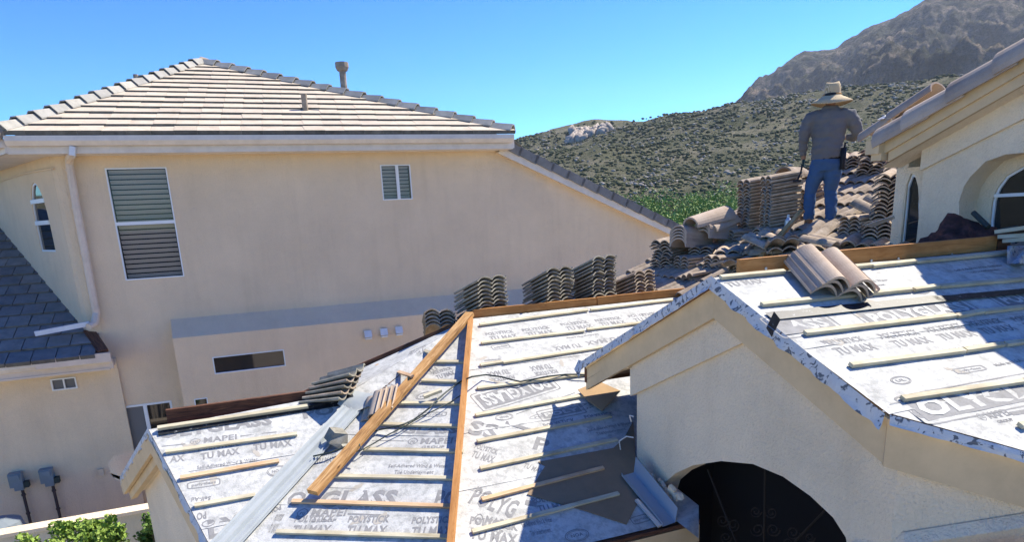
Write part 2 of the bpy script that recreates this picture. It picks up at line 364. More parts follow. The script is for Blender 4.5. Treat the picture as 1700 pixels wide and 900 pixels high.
def leafy(name, stops, scale):
    m = mat(name, stops[0][1], 0.9, spec=0.1); base(m, ramp(m, noi(m, coords(m, rnd=False), scale, 3, 0.7), stops)); return m
M_SCRUB = leafy('scrub_green', [(0.3, (0.045, 0.055, 0.028)), (0.5, (0.085, 0.09, 0.045)), (0.72, (0.15, 0.14, 0.08))], 0.12)
M_ROCK = leafy('boulder_pale', [(0.3, (0.20, 0.175, 0.145)), (0.7, (0.36, 0.33, 0.29))], 0.2)
tag(scatter('scrub', 44000, lambda az: 115+515*rng.rand()**0.8, lambda r, az: rng.uniform(0.3, 1.0)**1.5*0.95*(0.55+r/480) if fbm(az*0.5, r*0.02, 7.7) > rng.uniform(-.6, .15) else None, M_SCRUB), 'dark green desert scrub dotted over the hillside', 'scrub', kind='stuff')
tag(scatter('boulders', 15000, lambda az: 130+490*rng.rand()**0.75, lambda r, az: (rng.uniform(0.25, 1.0)**1.6*0.85*(0.6+r/600)) if fbm(az*0.35, r*0.012, 3.3) > -0.08 else None, M_ROCK, flat=0.75), 'pale boulders scattered over the scrubby hillside', 'boulders', kind='stuff')
# the pale rocky outcrop on the ridge
M_CLIFF = leafy('cliff_rock', [(0.3, (0.20, 0.17, 0.14)), (0.6, (0.44, 0.38, 0.32))], 0.25)
def oc(az):
    return rng.uniform(500, 590)
c0, e0 = azel(985, 215)
tag(scatter('rocky_outcrop', 420, oc, lambda r, az: rng.uniform(1.3, 4.2), M_CLIFF, az0=azel(948, 230)[0], az1=azel(1012, 215)[0], flat=1.15, lift=0.15, jit=0.5), 'pale bare cliff on the hill ridge behind the roof corner', 'rocks', kind='stuff')

# green valley trees: leafy crowns massed together
def leaf_mat(name, a, b, c, sc_=2.0):
    m = mat(name, a, 0.7, spec=0.2); co = coords(m, rnd=False); base(m, ramp(m, noi(m, co, sc_, 3, 0.6), [(0.3, a), (0.5, b), (0.75, c)]))
    bs = m.node_tree.nodes['Principled BSDF']; bs.inputs['Subsurface Weight'].default_value = 0.0; return m
M_TREES = leaf_mat('mesquite_leaves', (0.095, 0.15, 0.035), (0.18, 0.27, 0.065), (0.27, 0.36, 0.11), 0.16)
def leaf_cloud(centres, per, size, rr):
    v = []; k = 0
    for (c, rad) in centres:
        p = rr.normal(size=(per, 3)); p /= np.linalg.norm(p, axis=1)[:, None]; p *= (rr.rand(per, 1)**0.4)*np.array(rad)
        a = rr.normal(size=(per, 3)); a /= np.linalg.norm(a, axis=1)[:, None]; b = np.cross(a, rr.normal(size=(per, 3))); b /= np.linalg.norm(b, axis=1)[:, None]
        s = size*rr.uniform(0.6, 1.4, (per, 1)); o = p+np.array(c)
        v.append(np.stack([o-a*s, o+b*s*0.6, o+a*s, o-b*s*0.6], 1).reshape(-1, 3))
    return np.concatenate(v)
def quads_obj(name, v, m, parent=None, loc=None):
    loc = Vector(loc) if loc is not None else (LOC[parent.name] if parent else Vector((0, 0, 0)))
    me = bpy.data.meshes.new(name); vv = v-np.array(loc)
    me.vertices.add(len(vv)); me.vertices.foreach_set('co', vv.ravel()); me.loops.add(len(vv)); me.loops.foreach_set('vertex_index', np.arange(len(vv), dtype=np.int32))
    me.polygons.add(len(vv)//4); me.polygons.foreach_set('loop_start', np.arange(0, len(vv), 4, dtype=np.int32)); me.materials.append(m); me.update(); me.validate()
    o = bpy.data.objects.new(name, me); C.objects.link(o); LOC[o.name] = loc
    if parent: o.parent = parent
    else: o.location = loc+Vector((0, 0, Z0))
    return o
rr = np.random.RandomState(3); cen = []
for i in range(950):
    az = rr.uniform(-20, 60); r = rr.uniform(60, 140); a = math.radians(az); s = rr.uniform(1.4, 2.8)
    cen.append(((r*math.sin(a), r*math.cos(a), hill_h(r, az)+s*0.7), (s*1.25, s*1.25, s*0.9)))
tag(quads_obj('valley_trees', leaf_cloud(cen, 230, 0.22, rr), M_TREES), 'bright green mesquite trees filling the valley below the hill', 'trees', kind='stuff')

# ================================================================ THE NEIGHBOUR'S HOUSE
NB = thing('neighbour_house', (3, 14, G), label='tan two storey stucco house with a hipped flat tile roof', category='house')
D = 13.0; zE = 1.30
def P2(px, py, d=D): p = onY(px, py, d); return (p.x, p.z)
def rect(a, b): return [(a[0], b[1]), (b[0], b[1]), (b[0], a[1]), (a[0], a[1])]
bw = ((-1.86, -0.86), (-0.955, 0.955)); sw = ((2.62, 0.29), (3.19, 0.925)); sl_ = ((-2.36, -4.35), (-1.50, -3.02))
m = MB(); panel(m, (0, D, 0), (1, 0, 0), (0, 0, 1), [(-2.5, G), (10.0, G), (10.0, -1.1), (9.5, -0.75), (5.15, 1.12), (5.15, 1.26), (-2.35, 1.26)], [rect(*bw), rect(*sw), rect(*sl_)], (0, 0.2, 0))
wallN = m.build('wall', M_STUCCO_N, NB)
# rounded corner and the angled wall to the left
cu = Vector((-2.35, D, 0)); ang = Vector((-0.44, 0.9, 0)).normalized(); nA = Vector((ang.y, -ang.x, 0))*-1
arch = []
PA = Plane((-2.62, 13.10, 0), nA+Vector((0, 0, 1e-6))); PAv = Vector((-2.62, 13.10, 0))
def onA(px, py): r = ray(px, py); nn = Vector((nA.x, nA.y, 0)); return r*(PAv.dot(nn)/r.dot(nn))
def sA(px, py): p = onA(px, py)-PAv; return (p.dot(ang), p.z)
aw = [sA(69, 417), sA(92, 419), sA(86, 372), sA(78, 335), sA(72, 315), sA(63, 301), sA(56, 305), sA(52, 322), sA(53, 345), sA(60, 380)]
s0, s1 = min(aw[0][0], aw[-1][0]), max(a[0] for a in aw)
cw = (aw[0][0]+aw[1][0])/2; hw = abs(aw[0][0]-aw[1][0])/2+0.03; zb = (aw[0][1]+aw[1][1])/2; zt = aw[5][1]
archp = [(cw-hw, zb), (cw+hw, zb)]+[(cw+hw*math.cos(t), zt-hw*1.5+hw*1.5*math.sin(t)) for t in [k*PI/10 for k in range(11)]]
m = MB(); panel(m, PAv, ang, (0, 0, 1), [(0, -5.6), (7, -5.6), (7, 1.26), (0, 1.26)], [archp], Vector(nA)*-0.2)
m.build('wall', M_STUCCO_N, NB)
m = MB(); cp = [Vector((-2.30, 13.02, G))]
cpts = [Vector((-2.35, 12.985, 0)), Vector((-2.45, 12.99, 0)), Vector((-2.54, 13.02, 0)), Vector((-2.60, 13.07, 0)), Vector((-2.64, 13.14, 0)), Vector((-2.5, 13.3, 0)), Vector((-2.35, 13.2, 0))]
m.prism([p+Vector((0, 0, -2.3)) for p in cpts], (0, 0, 3.56)); m.build('wall', M_STUCCO_N, NB, smooth=False)
# arched raised band over the arched window
m = MB(); pts = [onA(0, 301)+nA*0.01, onA(40, 288)+nA*0.01, onA(66, 283)+nA*0.01, onA(88, 280)+nA*0.01]; m.tube(pts, 0.018, 6); m.build('trim', M_STUCCO_N, NB)

def window(par, o, u, v, r, nrm, mull=(), slats=0, glass_m=M_GLASS, fw=0.035, poly=None, recess=0.035, back=M_DARK, curt=None, screens=()):
    """frame, pane and what hangs behind it, set in an opening; r = ((s0,t0),(s1,t1))"""
    (a0, b0), (a1, b1) = r; o = Vector(o); u = Vector(u); v = Vector(v); nrm = Vector(nrm)
    q = lambda s, t, d=0: o+u*s+v*t+nrm*d
    m = MB()
    if poly is None:
        for (c, l, ax) in (((q((a0+a1)/2, b0+fw/2)), a1-a0, 0), (q((a0+a1)/2, b1-fw/2), a1-a0, 0)): m.box(c+nrm*(-recess+0.02), u, v, nrm, l, fw, 0.045)
        for s in (a0+fw/2, a1-fw/2): m.box(q(s, (b0+b1)/2)+nrm*(-recess+0.02), u, v, nrm, fw, b1-b0-2*fw, 0.045)
    else:
        P = [q(*p) for p in poly]; cen = sum(P, Vector())/len(P); n = len(P); inn = [p+(cen-p).normalized()*fw for p in P]
        m.add([p+nrm*(-recess+0.02) for p in P]+[p+nrm*(-recess+0.02) for p in inn]+[p-nrm*0.06 for p in inn], [(i, (i+1) % n, (i+1) % n+n, i+n) for i in range(n)]+[(i+n, (i+1) % n+n, (i+1) % n+2*n, i+2*n) for i in range(n)])
    fr = m.build('window_frame', M_VINYL, par)
    for (kind, t, wd) in mull:
        m = MB()
        if kind == 'h': m.box(q((a0+a1)/2, t)+nrm*(-recess+0.025), u, v, nrm, a1-a0-2*fw, wd, 0.04)
        else: m.box(q(t, (b0+b1)/2)+nrm*(-recess+0.025), u, v, nrm, wd, b1-b0-2*fw, 0.04)
        m.build('mullion', M_VINYL, par)
    m = MB(); e = -recess
    if poly is None: m.add([q(a0+fw, b0+fw, e), q(a1-fw, b0+fw, e), q(a1-fw, b1-fw, e), q(a0+fw, b1-fw, e)], [(0, 1, 2, 3)])
    else: m.add([p+nrm*e for p in inn], [tuple(range(n))])
    pn = m.build('pane', glass_m, par)
    if slats:
        for k in range(slats):
            t = b0+fw+(b1-b0-2*fw)*(k+0.5)/slats; m = MB()
            m.box(q((a0+a1)/2+0.0, t, e-0.045), u, (v*0.86+nrm*0.5), (nrm*0.86-v*0.5), a1-a0-2*fw-0.03, (b1-b0)/slats*0.80, 0.006); m.build('blind_slat', M_BLIND, par)
    for (s_0, t_0, s_1, t_1) in screens:
        m = MB(); m.add([q(s_0, t_0, e+0.008), q(s_1, t_0, e+0.008), q(s_1, t_1, e+0.008), q(s_0, t_1, e+0.008)], [(0, 1, 2, 3)]); m.build('screen', M_SCREEN, par)
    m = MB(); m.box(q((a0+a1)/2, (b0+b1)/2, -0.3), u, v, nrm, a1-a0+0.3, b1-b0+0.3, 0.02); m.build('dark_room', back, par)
    return fr
X_, Z_, NY = (1, 0, 0), (0, 0, 1), (0, -1, 0)
window(NB, (0, D, 0), X_, Z_, bw, NY, mull=[('h', 0.07, 0.055)], slats=22, fw=0.02)
window(NB, (0, D, 0), X_, Z_, sw, NY, mull=[('v', 2.93, 0.055)], slats=9, fw=0.02)
window(NB, (0, D, 0), X_, Z_, sl_, NY, mull=[('v', -1.93, 0.06)], glass_m=M_GLASSD, screens=[(-2.32, -4.31, -1.97, -3.06)])
window(NB, PAv, ang, Z_, ((min(p[0] for p in archp), min(p[1] for p in archp)), (max(p[0] for p in archp), max(p[1] for p in archp))), nA, mull=[('h', sA(82, 369)[1], 0.07), ('h', sA(76, 332)[1], 0.07)], poly=archp, glass_m=M_GLASSD)

# the bumped-out ledge
lw = ((-0.705, -2.565), (0.495, -2.255)); qw = ((-1.10, -3.30), (-0.885, -2.96))
m = MB(); panel(m, (0, 12.6, 0), X_, Z_, [(-1.27, G), (9.0, G), (9.0, -1.90), (-1.27, -1.86)], [rect(*lw), rect(*qw)], (0, 0.2, 0)); m.build('wall', M_STUCCO_N, NB)
m = MB(); m.add([(-1.27, 12.6, -1.86), (9, 12.6, -1.90), (9, 13.0, -1.62), (-1.29, 13.0, -1.58), (-1.27, 12.6, G), (-1.29, 13.0, G)], [(0, 1, 2, 3), (0, 3, 5, 4)]); m.build('ledge', M_STUCCO_N, NB)
window(NB, (0, 12.6, 0), X_, Z_, lw, NY, glass_m=M_GLASSD, fw=0.018); window(NB, (0, 12.6, 0), X_, Z_, qw, NY, glass_m=M_GLASSD, fw=0.015)
for px in (611, 637.5, 662.5):
    c = onY(px, 555-(px-611)*0.13, 12.57); m = MB(); m.box(c, X_, (0, 0.35, 1), (0, -1, 0.35), 0.135, 0.13, 0.04); m.box(c+Vector((0, 0.0, -0.085)), X_, Z_, NY, 0.12, 0.03, 0.05); m.build('vent_hood', M_PIPE_W, NB)

# eaves: fascia, gutter, soffit
m = MB(); m.box((1.05, 12.78, 1.17), X_, (0, 1, 0), Z_, 8.15, 0.44, 0.05); m.build('soffit', M_FASCIA_N, NB)
m = MB(); m.box((1.05, 12.57, 1.245), X_, (0, 1, 0), Z_, 8.2, 0.03, 0.17); m.build('fascia', M_FASCIA_N, NB)
m = MB(); gp = [(12.53, 1.255), (12.47, 1.255), (12.42, 1.32), (12.42, 1.395), (12.435, 1.395), (12.44, 1.32), (12.48, 1.27), (12.53, 1.27)]
m.prism([(-3.0, y, z) for y, z in gp], (8.1, 0, 0)); m.build('gutter', M_PIPE_W if False else M_FASCIA_N, NB)
# angled eave to the left
a0 = Vector((-3.02, 12.55, 1.24)); dA = Vector((-0.44, 0.9, 0)).normalized()
m = MB(); m.beam(a0, a0+dA*5, Z_, 0.03, 0.2, -0.08); m.beam(a0+nA*0.06, a0+dA*5+nA*0.06, Z_, 0.09, 0.13, 0.0); m.build('gutter', M_FASCIA_N, NB)
m = MB(); m.add([a0+Vector((0, 0, -0.08)), a0+dA*5+Vector((0, 0, -0.08)), PAv+dA*5+Vector((0, 0, 1.16)), PAv+Vector((0, 0, 1.16))], [(0, 1, 2, 3)]); m.build('soffit', M_FASCIA_N, NB)
# down pipe
def pp(px, py, d): return onY(px, py, d)
m = MB(); m.tube([pp(121, 243, 12.50), pp(120, 258, 12.5)], 0.055, 4); m.build('gutter_outlet', M_PIPE_W, NB)
m = MB(); m.tube([pp(120, 256, 12.55), pp(115, 262, 12.8), pp(115, 272, 12.90), pp(128, 350, 12.9), pp(143, 430, 12.9), pp(155, 495, 12.9), pp(160, 520, 12.9), pp(157, 537, 12.8), pp(147, 543, 12.7)], 0.058, 8)
for q_ in ((116, 282), (127, 345), (141, 420), (158, 512)): m.tube([pp(q_[0], q_[1], 12.9)+Vector((0, 0, 0.012)), pp(q_[0], q_[1], 12.9)-Vector((0, 0, 0.012))], 0.066, 8)
m.build('down_pipe', M_PIPE, NB, smooth=False)
# main hip roof
RN = Plane((0, 12.55, 1.40), (0, -math.sin(math.radians(22.6)), math.cos(math.radians(22.6))))
peak = RN.at(336, 109); hl = RN.at(22, 214); hr = RN.at(828, 214); hl = RN.pt(-3.05, 12.55); hr = RN.pt(5.1, 12.55)
back = Vector((peak.x, 27, peak.z))
m = MB(); dn = Vector((0, 0, -0.05)); lb = a0+dA*6+Vector((0, 0, .15))
m.add([hl+dn, hr+dn, peak+dn, back+dn, Vector((13, 27, 1.3)), Vector((lb.x, 27, lb.z)), lb+dn], [(0, 1, 2), (1, 4, 3, 2), (0, 2, 3, 5, 6)]); m.build('roof_deck', M_FLATD, NB)
TW, TE, TT = 0.335, 0.355, 0.066
def flat_mesh(mname, mt, wd=TW-0.002, ln=0.43):
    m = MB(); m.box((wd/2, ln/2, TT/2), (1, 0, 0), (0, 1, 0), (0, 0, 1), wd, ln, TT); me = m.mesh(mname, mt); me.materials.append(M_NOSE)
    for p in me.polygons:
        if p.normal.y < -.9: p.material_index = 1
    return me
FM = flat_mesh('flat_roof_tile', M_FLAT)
def tile_rows(par, pl, y0, dy, x_range, me, rows, lift=0.03, slope=None, seed=1):
    rg = random.Random(seed); up = Vector((0, -pl.n.z*0, 0)); ups = Vector((0, pl.n.z, -pl.n.y)).normalized()
    for r in range(rows):
        y = y0+dy*r; xa, xb = x_range(y)
        if xb-xa < 0.15: break
        x = xa-(r % 2)*TW/2
        while x < xb-0.03:
            l = max(x, xa); w_ = min(x+TW, xb)-l
            if w_ > 0.04:
                tilt = 0.085+rg.uniform(-0.012, 0.012)
                o = pl.pt(l, y, lift+rg.uniform(0, 0.006)); ax = Vector((1, rg.uniform(-.006, .006), 0)); ay = (ups-pl.n*tilt)
                Mx = frame(o, ax, ay) @ Matrix.Diagonal((w_/TW, 1, 1, 1)); place('roof_tile', me, Mx, par)
            x += TW
def xr(y):
    t = (y-12.55)/(peak.y-12.55); return (hl.x+(peak.x-hl.x)*t+0.02, hr.x+(peak.x-hr.x)*t-0.02)
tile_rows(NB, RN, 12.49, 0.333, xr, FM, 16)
# hip caps
def cap_mesh(mt, wd=0.25, ln=0.42, drop=0.085, name='ridge_tile'):
    m = MB(); P = []
    for y, k in ((0, 1.0), (ln, 0.86)):
        for x, z in ((-wd/2, -drop), (-wd*0.16, 0), (wd*0.16, 0), (wd/2, -drop)):
            P.append((x*k, y, z*k))
        for x, z in ((-wd/2, -drop-0.022), (-wd*0.15, -0.022), (wd*0.15, -0.022), (wd/2, -drop-0.022)): P.append((x*k, y, z*k))
    fs = [(i, i+1, i+9, i+8) for i in range(3)]+[(i+4, i+12, i+13, i+5) for i in range(3)]+[(0, 4, 5, 1), (1, 5, 6, 2), (2, 6, 7, 3), (8, 9, 13, 12), (9, 10, 14, 13), (10, 11, 15, 14), (0, 8, 12, 4), (3, 7, 15, 11)]
    m.add(P, fs); return m.mesh(name, mt)
CAPM = cap_mesh(M_CAP, wd=.30, drop=.11)
def caps(par, a, b, n, me, lift=0.10, tilt=0.10, up=(0, 0, 1), name='ridge_tile'):
    a = Vector(a); b = Vector(b); d = (b-a).normalized(); L = (b-a).length; rg = random.Random(3)
    side = d.cross(Vector(up)).normalized(); u2 = side.cross(d)
    for k in range(n):
        o = a+d*(L*k/n)+u2*lift; ay = d-u2*(tilt+rg.uniform(-.02, .02)); place(name, me, frame(o, side, ay), par)
caps(NB, hl-Vector((0.0, 0, 0)), peak, 16, CAPM, 0.20, .13); caps(NB, hr, peak, 18, CAPM, 0.19, .13); caps(NB, Vector((peak.x, 24, peak.z)), peak, 12, CAPM, 0.10)
m = MB(); m.tube([hl+Vector((-0.05, -.1, -.02)), hl+Vector((0.02, 0, 0.1)), hl+Vector((0.1, 0.12, 0.14))], [0.07, 0.09, 0.07], 8); m.build('mortar_end', M_TILE, NB)
m = MB(); m.tube([peak+Vector((-0.1, -.1, .02)), peak+Vector((0.0, 0, 0.08)), peak+Vector((0.14, 0.0, 0.07))], [0.07, 0.11, 0.08], 8); m.build('mortar_end', M_TILE, NB)
# right-hand falling roof end with flat tiles on edge
ra = Vector((5.12, 12.86, 1.27)); rb = Vector((9.75, 12.86, -0.78)); rd = (rb-ra).normalized(); rn = Vector((-rd.z, 0, rd.x))
m = MB(); m.add([ra, rb, rb+Vector((0, 9, 0)), ra+Vector((0, 9, 0))], [(0, 1, 2, 3)]); m.build('roof_deck', M_FLATD, NB)
m = MB(); m.beam(ra-rd*0.1-rn*0.24, rb-rn*0.24, rn, 0.035, 0.16); m.build('fascia', M_FASCIA_N, NB)
m = MB(); m.beam(ra-rd*0.1-rn*0.22+Vector((0, .1, 0)), rb-rn*0.22+Vector((0, .1, 0)), rn, 0.2, 0.03); m.build('soffit', M_FASCIA_N, NB)
m = MB(); m.box((0.21, 0.25, -0.03), (1, 0, 0), (0, 1, 0), (0, 0, 1), 0.43, 0.5, 0.16); RK = m.mesh('rake_tile', M_FLATD)
for k in range(13):
    o = ra-rd*0.1+rd*(0.378*k)+Vector((0, -0.06, 0))-rn*0.0; place('rake_tile', RK, frame(o, rd-rn*0.045, (0, 1, 0)), NB)
# roof vents
b_ = RN.at(508, 190); t_ = 0.30
m = MB(); m.tube([b_+Vector((0, 0, -.03)), b_+Vector((0, 0, 0.36))], 0.055, 10); m.build('vent_pipe', M_TILE, NB)
m = MB(); m.box(b_+Vector((0.04, -.02, 0.05)), (1, 0, 0.05), (0, 0.92, 0.39), (0, -.39, .92), 0.42, 0.40, 0.03); m.build('vent_flashing', M_FLATD, NB)
vb = onY(571, 152, 19.0); vt = onY(568, 112, 19.0)
m = MB(); m.tube([vb-Vector((0, 0, 1.3)), vt], 0.085, 12); m.tube([vt-Vector((0, 0, .08)), vt, vt+Vector((0, 0, .12)), vt+Vector((0, 0, .13))], [0.13, 0.17, 0.17, 0.12], 12); m.build('flue', M_TILE, NB, smooth=False)
vb = onY(226, 130, 17.2); m = MB(); m.tube([vb-Vector((0, 0, .9)), vb+Vector((0, 0, .08))], 0.05, 8); m.build('vent_pipe', M_TILE, NB)

# low roof on the left
RL = Plane((0, 12.45, -2.02), (0, -0.42, 0.907)); slo = 0.42/0.907
m = MB(); m.add([RL.pt(-7, 12.45, -.03), RL.pt(-2.28, 12.45, -.03), RL.pt(-2.55, 13.15, -.03), RL.pt(-4.9, 18.0, -.03), RL.pt(-7, 18.0, -.03)], [(0, 1, 2, 3, 4)]); m.build('roof_deck', M_FLATD, NB)
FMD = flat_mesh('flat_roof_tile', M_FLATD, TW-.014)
def xr2(y):
    t = (y-13.1); return (-6.3, -2.40 if t < 0 else -2.52-0.485*t)
sl_step = 0.333
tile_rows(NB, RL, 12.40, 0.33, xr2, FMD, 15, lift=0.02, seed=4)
m = MB(); m.prism([(-6.5, y+0.0, z-3.385) for y, z in gp], (4.28, 0, 0)); m.build('gutter', M_FASCIA_N, NB)
m = MB(); m.box((-2.72, 12.42, -2.03), X_, (0, 1, 0), Z_, 1.05, 0.06, 0.15); m.box((-3.9, 12.53, -2.16), X_, (0, 1, 0), Z_, 3.4, 0.05, 0.16); m.build('fascia', M_PIPE, NB)
m = MB(); m.box((-4.4, 12.72, -2.24), X_, (0, 1, 0), Z_, 4.3, 0.46, 0.03); m.build('soffit', M_PIPE, NB)
vw = ((-3.22, -2.585), (-2.855, -2.385)); m = MB()
panel(m, (0, 12.93, 0), X_, Z_, [(-7, G), (-2.22, G), (-2.22, -2.15), (-7, -2.15)], [rect(*vw)], (0, 0.06, 0)); m.build('wall', M_STUCCO_N, NB)
window(NB, (0, 12.93, 0), X_, Z_, vw, NY, mull=[('v', -3.035, 0.02)], fw=0.02, glass_m=M_SCREEN, recess=0.02)
m = MB(); a = onY(58, 556, 12.0)+Vector((0.25, 0, 0)); a = onY(60, 558, 12.75); b = onY(150, 541, 12.8); m.beam(a, b, Z_, 0.09, 0.075); m.build('down_pipe', M_PIPE_W, NB)
m = MB(); m.beam(RL.pt(-2.56, 13.12, .03), RL.pt(-2.30, 12.5, .03), RL.n, 0.16, 0.06); m.build('flashing', M_DARKW, NB)
# meters and conduits
for (px, py, bx, by) in ((27, 797, 47, 872), (78, 790, 95, 863)):
    c = onY(px, py, 12.84); e = onY(bx, by+20, 12.87); top = Vector((c.x+0.05, 12.87, c.z-0.12))
    q = MB(); q.box(c, X_, Z_, NY, 0.19, 0.24, 0.13); q.box(c+Vector((0, -.075, 0.055)), X_, Z_, NY, 0.14, 0.09, 0.03); q.box(c+Vector((0.02, 0, -0.15)), X_, Z_, NY, 0.13, 0.07, 0.10); bx_ = q.build('meter_box', M_GREYBOX, NB)
    q = MB(); q.box(c+Vector((0.13, 0, -0.10)), X_, Z_, NY, 0.07, 0.10, 0.10); q.build('switch', M_BLACK, NB)
    q = MB(); q.tube([Vector((c.x+0.04, 12.87, c.z-0.14)), Vector((c.x+0.04, 12.87, G))], 0.024, 8)
    for dz in (0.28, 0.62): q.tube([Vector((c.x+0.04, 12.87, c.z-dz)), Vector((c.x+0.04, 12.87, c.z-dz-.03))], 0.034, 8)
    q.build('conduit', M_RUST, NB)
c = onY(168, 785, 12.90); q = MB(); q.box(c, X_, Z_, NY, 0.08, 0.12, 0.03); q.build('outlet_cover', M_STUCCO_N, NB)

# ---------------------------------------------------------------- garden wall, tub, plants
fa = onZ(0, 889, -4.0); fb = onZ(256, 841, -4.0); fy = fa.y
m = MB(); m.box((-1.0, fy+0.10, (-4.0+G)/2-.02), X_, (0, 1, 0), Z_, 9, 0.18, -4.0-G-0.04)
wl = thing('garden_wall', (-1.0, fy+.1, G), label='low cream stucco garden wall in front of the tan house', category='wall')
m.build('wall_face', M_STUCCO_F, wl)
m = MB(); m.box((-1.0, fy+0.10, -4.02), X_, (0, 1, 0), Z_, 9, 0.24, 0.05); m.build('coping', M_STUCCO, wl)
c = onY(10, 880, 11.3); m = MB(); m.tube([(c.x-.15, 11.5, G), (c.x-.15, 11.5, c.z-0.1), (c.x-.15, 11.5, c.z+0.05), (c.x-.15, 11.5, c.z+0.12)], [0.32, 0.34, 0.30, 0.12], 20)
m.build('rounded_tub', M_GREYBOX, label='dark rounded tub standing behind the garden wall', category='garden_tub')  # plain dark rounded tub, its use unclear
M_LEAF = leaf_mat('shrub_leaves', (0.10, 0.17, 0.025), (0.20, 0.30, 0.05), (0.34, 0.42, 0.10), 5)
M_LEAF2 = leaf_mat('shrub_leaves_dark', (0.05, 0.10, 0.02), (0.12, 0.21, 0.04), (0.24, 0.32, 0.08), 5)
M_TWIG = mat('twig', (0.10, 0.075, 0.05), 0.9)
def shrub(px, py, yd, sz, n, lab, mt, seed, ls=0.03):
    c = onY(px, py, yd); r_ = np.random.RandomState(seed); t = thing('leafy_shrub', (c.x, yd, G), label=lab, category='shrub')
    cs = []; tw = MB()
    for k in range(n):
        o = np.array([c.x+r_.uniform(-1, 1)*sz[0], yd+r_.uniform(-1, 1)*sz[1], c.z+r_.uniform(-1, 0.7)*sz[2]]); cs.append((tuple(o), (0.10, 0.10, 0.085)))
        tw.tube([(c.x+(o[0]-c.x)*0.2, yd, G+0.3), (c.x+(o[0]-c.x)*0.5, yd, (c.z+G)/2), tuple(o)], [0.016, 0.012, 0.004], 4)
    tw.build('stem', M_TWIG, t); quads_obj('foliage', leaf_cloud(cs, 90, ls, r_), mt, t)
shrub(125, 893, 9.0, (0.52, 0.35, 0.16), 42, 'sunlit yellow green shrub before the garden wall', M_LEAF, 11)
shrub(255, 885, 9.2, (0.16, 0.2, 0.32), 26, 'dark green shrub against the cream gable wall', M_LEAF2, 12)

# ================================================================ OUR HOUSE, ROOF BEING RELAID
HS = thing('house', (3, 5, G), label='cream stucco house with its roof stripped to printed underlayment and battens', category='house')
A22 = math.radians(22.6)
H0 = Vector((2.32, 7.15, -1.17)); hipd = Vector((-.383, -.924, -.385))
PM = Plane(H0, (0, -math.sin(A22), math.cos(A22)))                                        # middle slope, faces the camera
aL = math.radians(-58); PL = Plane(H0, hipd.cross(Vector((math.sin(aL), math.cos(aL), 0))))  # slope left of the hip
P1 = PL.at(400, 885); P2_ = PL.at(585, 685)
PG = Plane(P1, (P2_-P1).cross(Vector((1, 0, 0))))                                        # small left gable
dD = Vector((-.924, .36, -.40)); PL2 = Plane(H0, (P2_-H0).cross(dD))
AP = Vector((2.92, 3.69, -0.50)); PR = Plane(AP, (0, -math.sin(A22), math.cos(A22)))         # right gable, near slope
PB = Plane(AP, (0, 0.45, 0.89))                                                          # right gable, far slope
yG = PG.at(275, 692).y; zG = PG.at(275, 692).z; GA = PG.at(247, 714); GZ = PG.at(585, 650)
hipP = lambda t: H0+hipd*t

def sheet(name, pl, q, nx=26, ny=8, off=0.004, lap=0.004, amp=0.006, m_=None, par=None, seed=0.0, droop=None):
    """a strip of underlayment over the quad q (upper left, upper right, lower right, lower left), slightly wavy"""
    a, b, c, d = [Vector(x) for x in q]
    def fn(u, v):
        p = (a*(1-u)+b*u)*(1-v)+(d*(1-u)+c*u)*v
        k = noise.noise(p*2.3+Vector((seed, 0, 0)))*amp*1.0+noise.noise(p*9+Vector((seed, 3, 0)))*amp*0.35
        e = 0.0
        return p+pl.n*(off+lap*v+abs(k))
    mb = MB(); mb.grid(fn, nx, ny); return mb.build(name, m_ or M_UND, par or HS, smooth=True)
def deck(pl, pts, th=0.05):
    mb = MB(); mb.prism([Vector(p)-pl.n*0.003 for p in pts], -pl.n*th); return mb.build('roof_deck', M_DARKW, HS)
def batten(pl, a, b, m_=None, wd=0.036, ht=0.022, lift=0.012):
    A = pl.at(*a); B = pl.at(*b); d = (B-A).normalized(); s = d.cross(pl.n)
    up = -s if s.z < 0 else s
    mb = MB(); mb.beam(A+up*wd/2, B+up*wd/2, pl.n+d*0, wd, ht, lift); return mb.build('batten', m_ or M_BATTEN, HS)
def on_seg(pl, a, b, n, fr=0.0): pass
PRT = {}
def ptx(pl, key, mcol=None):
    if key not in PRT: PRT[key] = (MB(), mcol or M_PRINT)
    return PRT[key][0]

# ---- middle slope M (hip on its left, the gable wall on its right)
yE = 4.06
M_R = 5.1
deck(PM, [PM.pt(H0.x, H0.y), PM.pt(5.4, H0.y), PM.pt(5.4, 5.8), PM.pt(3.1, 4.77), PM.pt(3.0, 4.77), PM.pt(2.99, yE-0.02), PM.pt(hipP(3.34).x, yE-0.02)])
seams = [0.0, 0.93, 1.86, 2.53, 3.36]
for k in range(len(seams)-1):
    y0 = H0.y-seams[k]*math.cos(A22); y1 = max(yE, H0.y-(seams[k+1]+0.04)*math.cos(A22))
    t0 = (H0.y-y0)/.924; t1 = (H0.y-y1)/.924
    xr0 = 5.3 if k < 1 else 4.2 if k == 1 else 3.5 if k == 2 else 2.995
    sheet('underlayment_sheet', PM, [PM.pt(hipP(t0).x, y0), PM.pt(xr0, y0), PM.pt(xr0, y1), PM.pt(hipP(t1).x, y1)], off=0.002+0.0008*k, lap=0.004, seed=k*3.1)
for (a, b, mm) in [((797, 543.6), (976, 519), 0), ((981, 518.5), (1117, 502), 0), ((799.5, 574), (970, 553.5), 0), ((975, 551.5), (1075, 539), 0),
                   ((798, 611), (834, 605.5), 0), ((836, 607), (1000, 581), 0), ((793, 650), (1003, 622), 0), ((790, 695), (979, 660), 0),
                   ((793, 738.5), (1015, 696), 0), ((798, 784), (1025, 735), 0), ((801, 836), (1003, 783), 1), ((785, 890), (1028, 826), 0)]:
    batten(PM, a, b, M_BATTEN2 if mm else M_BATTEN)
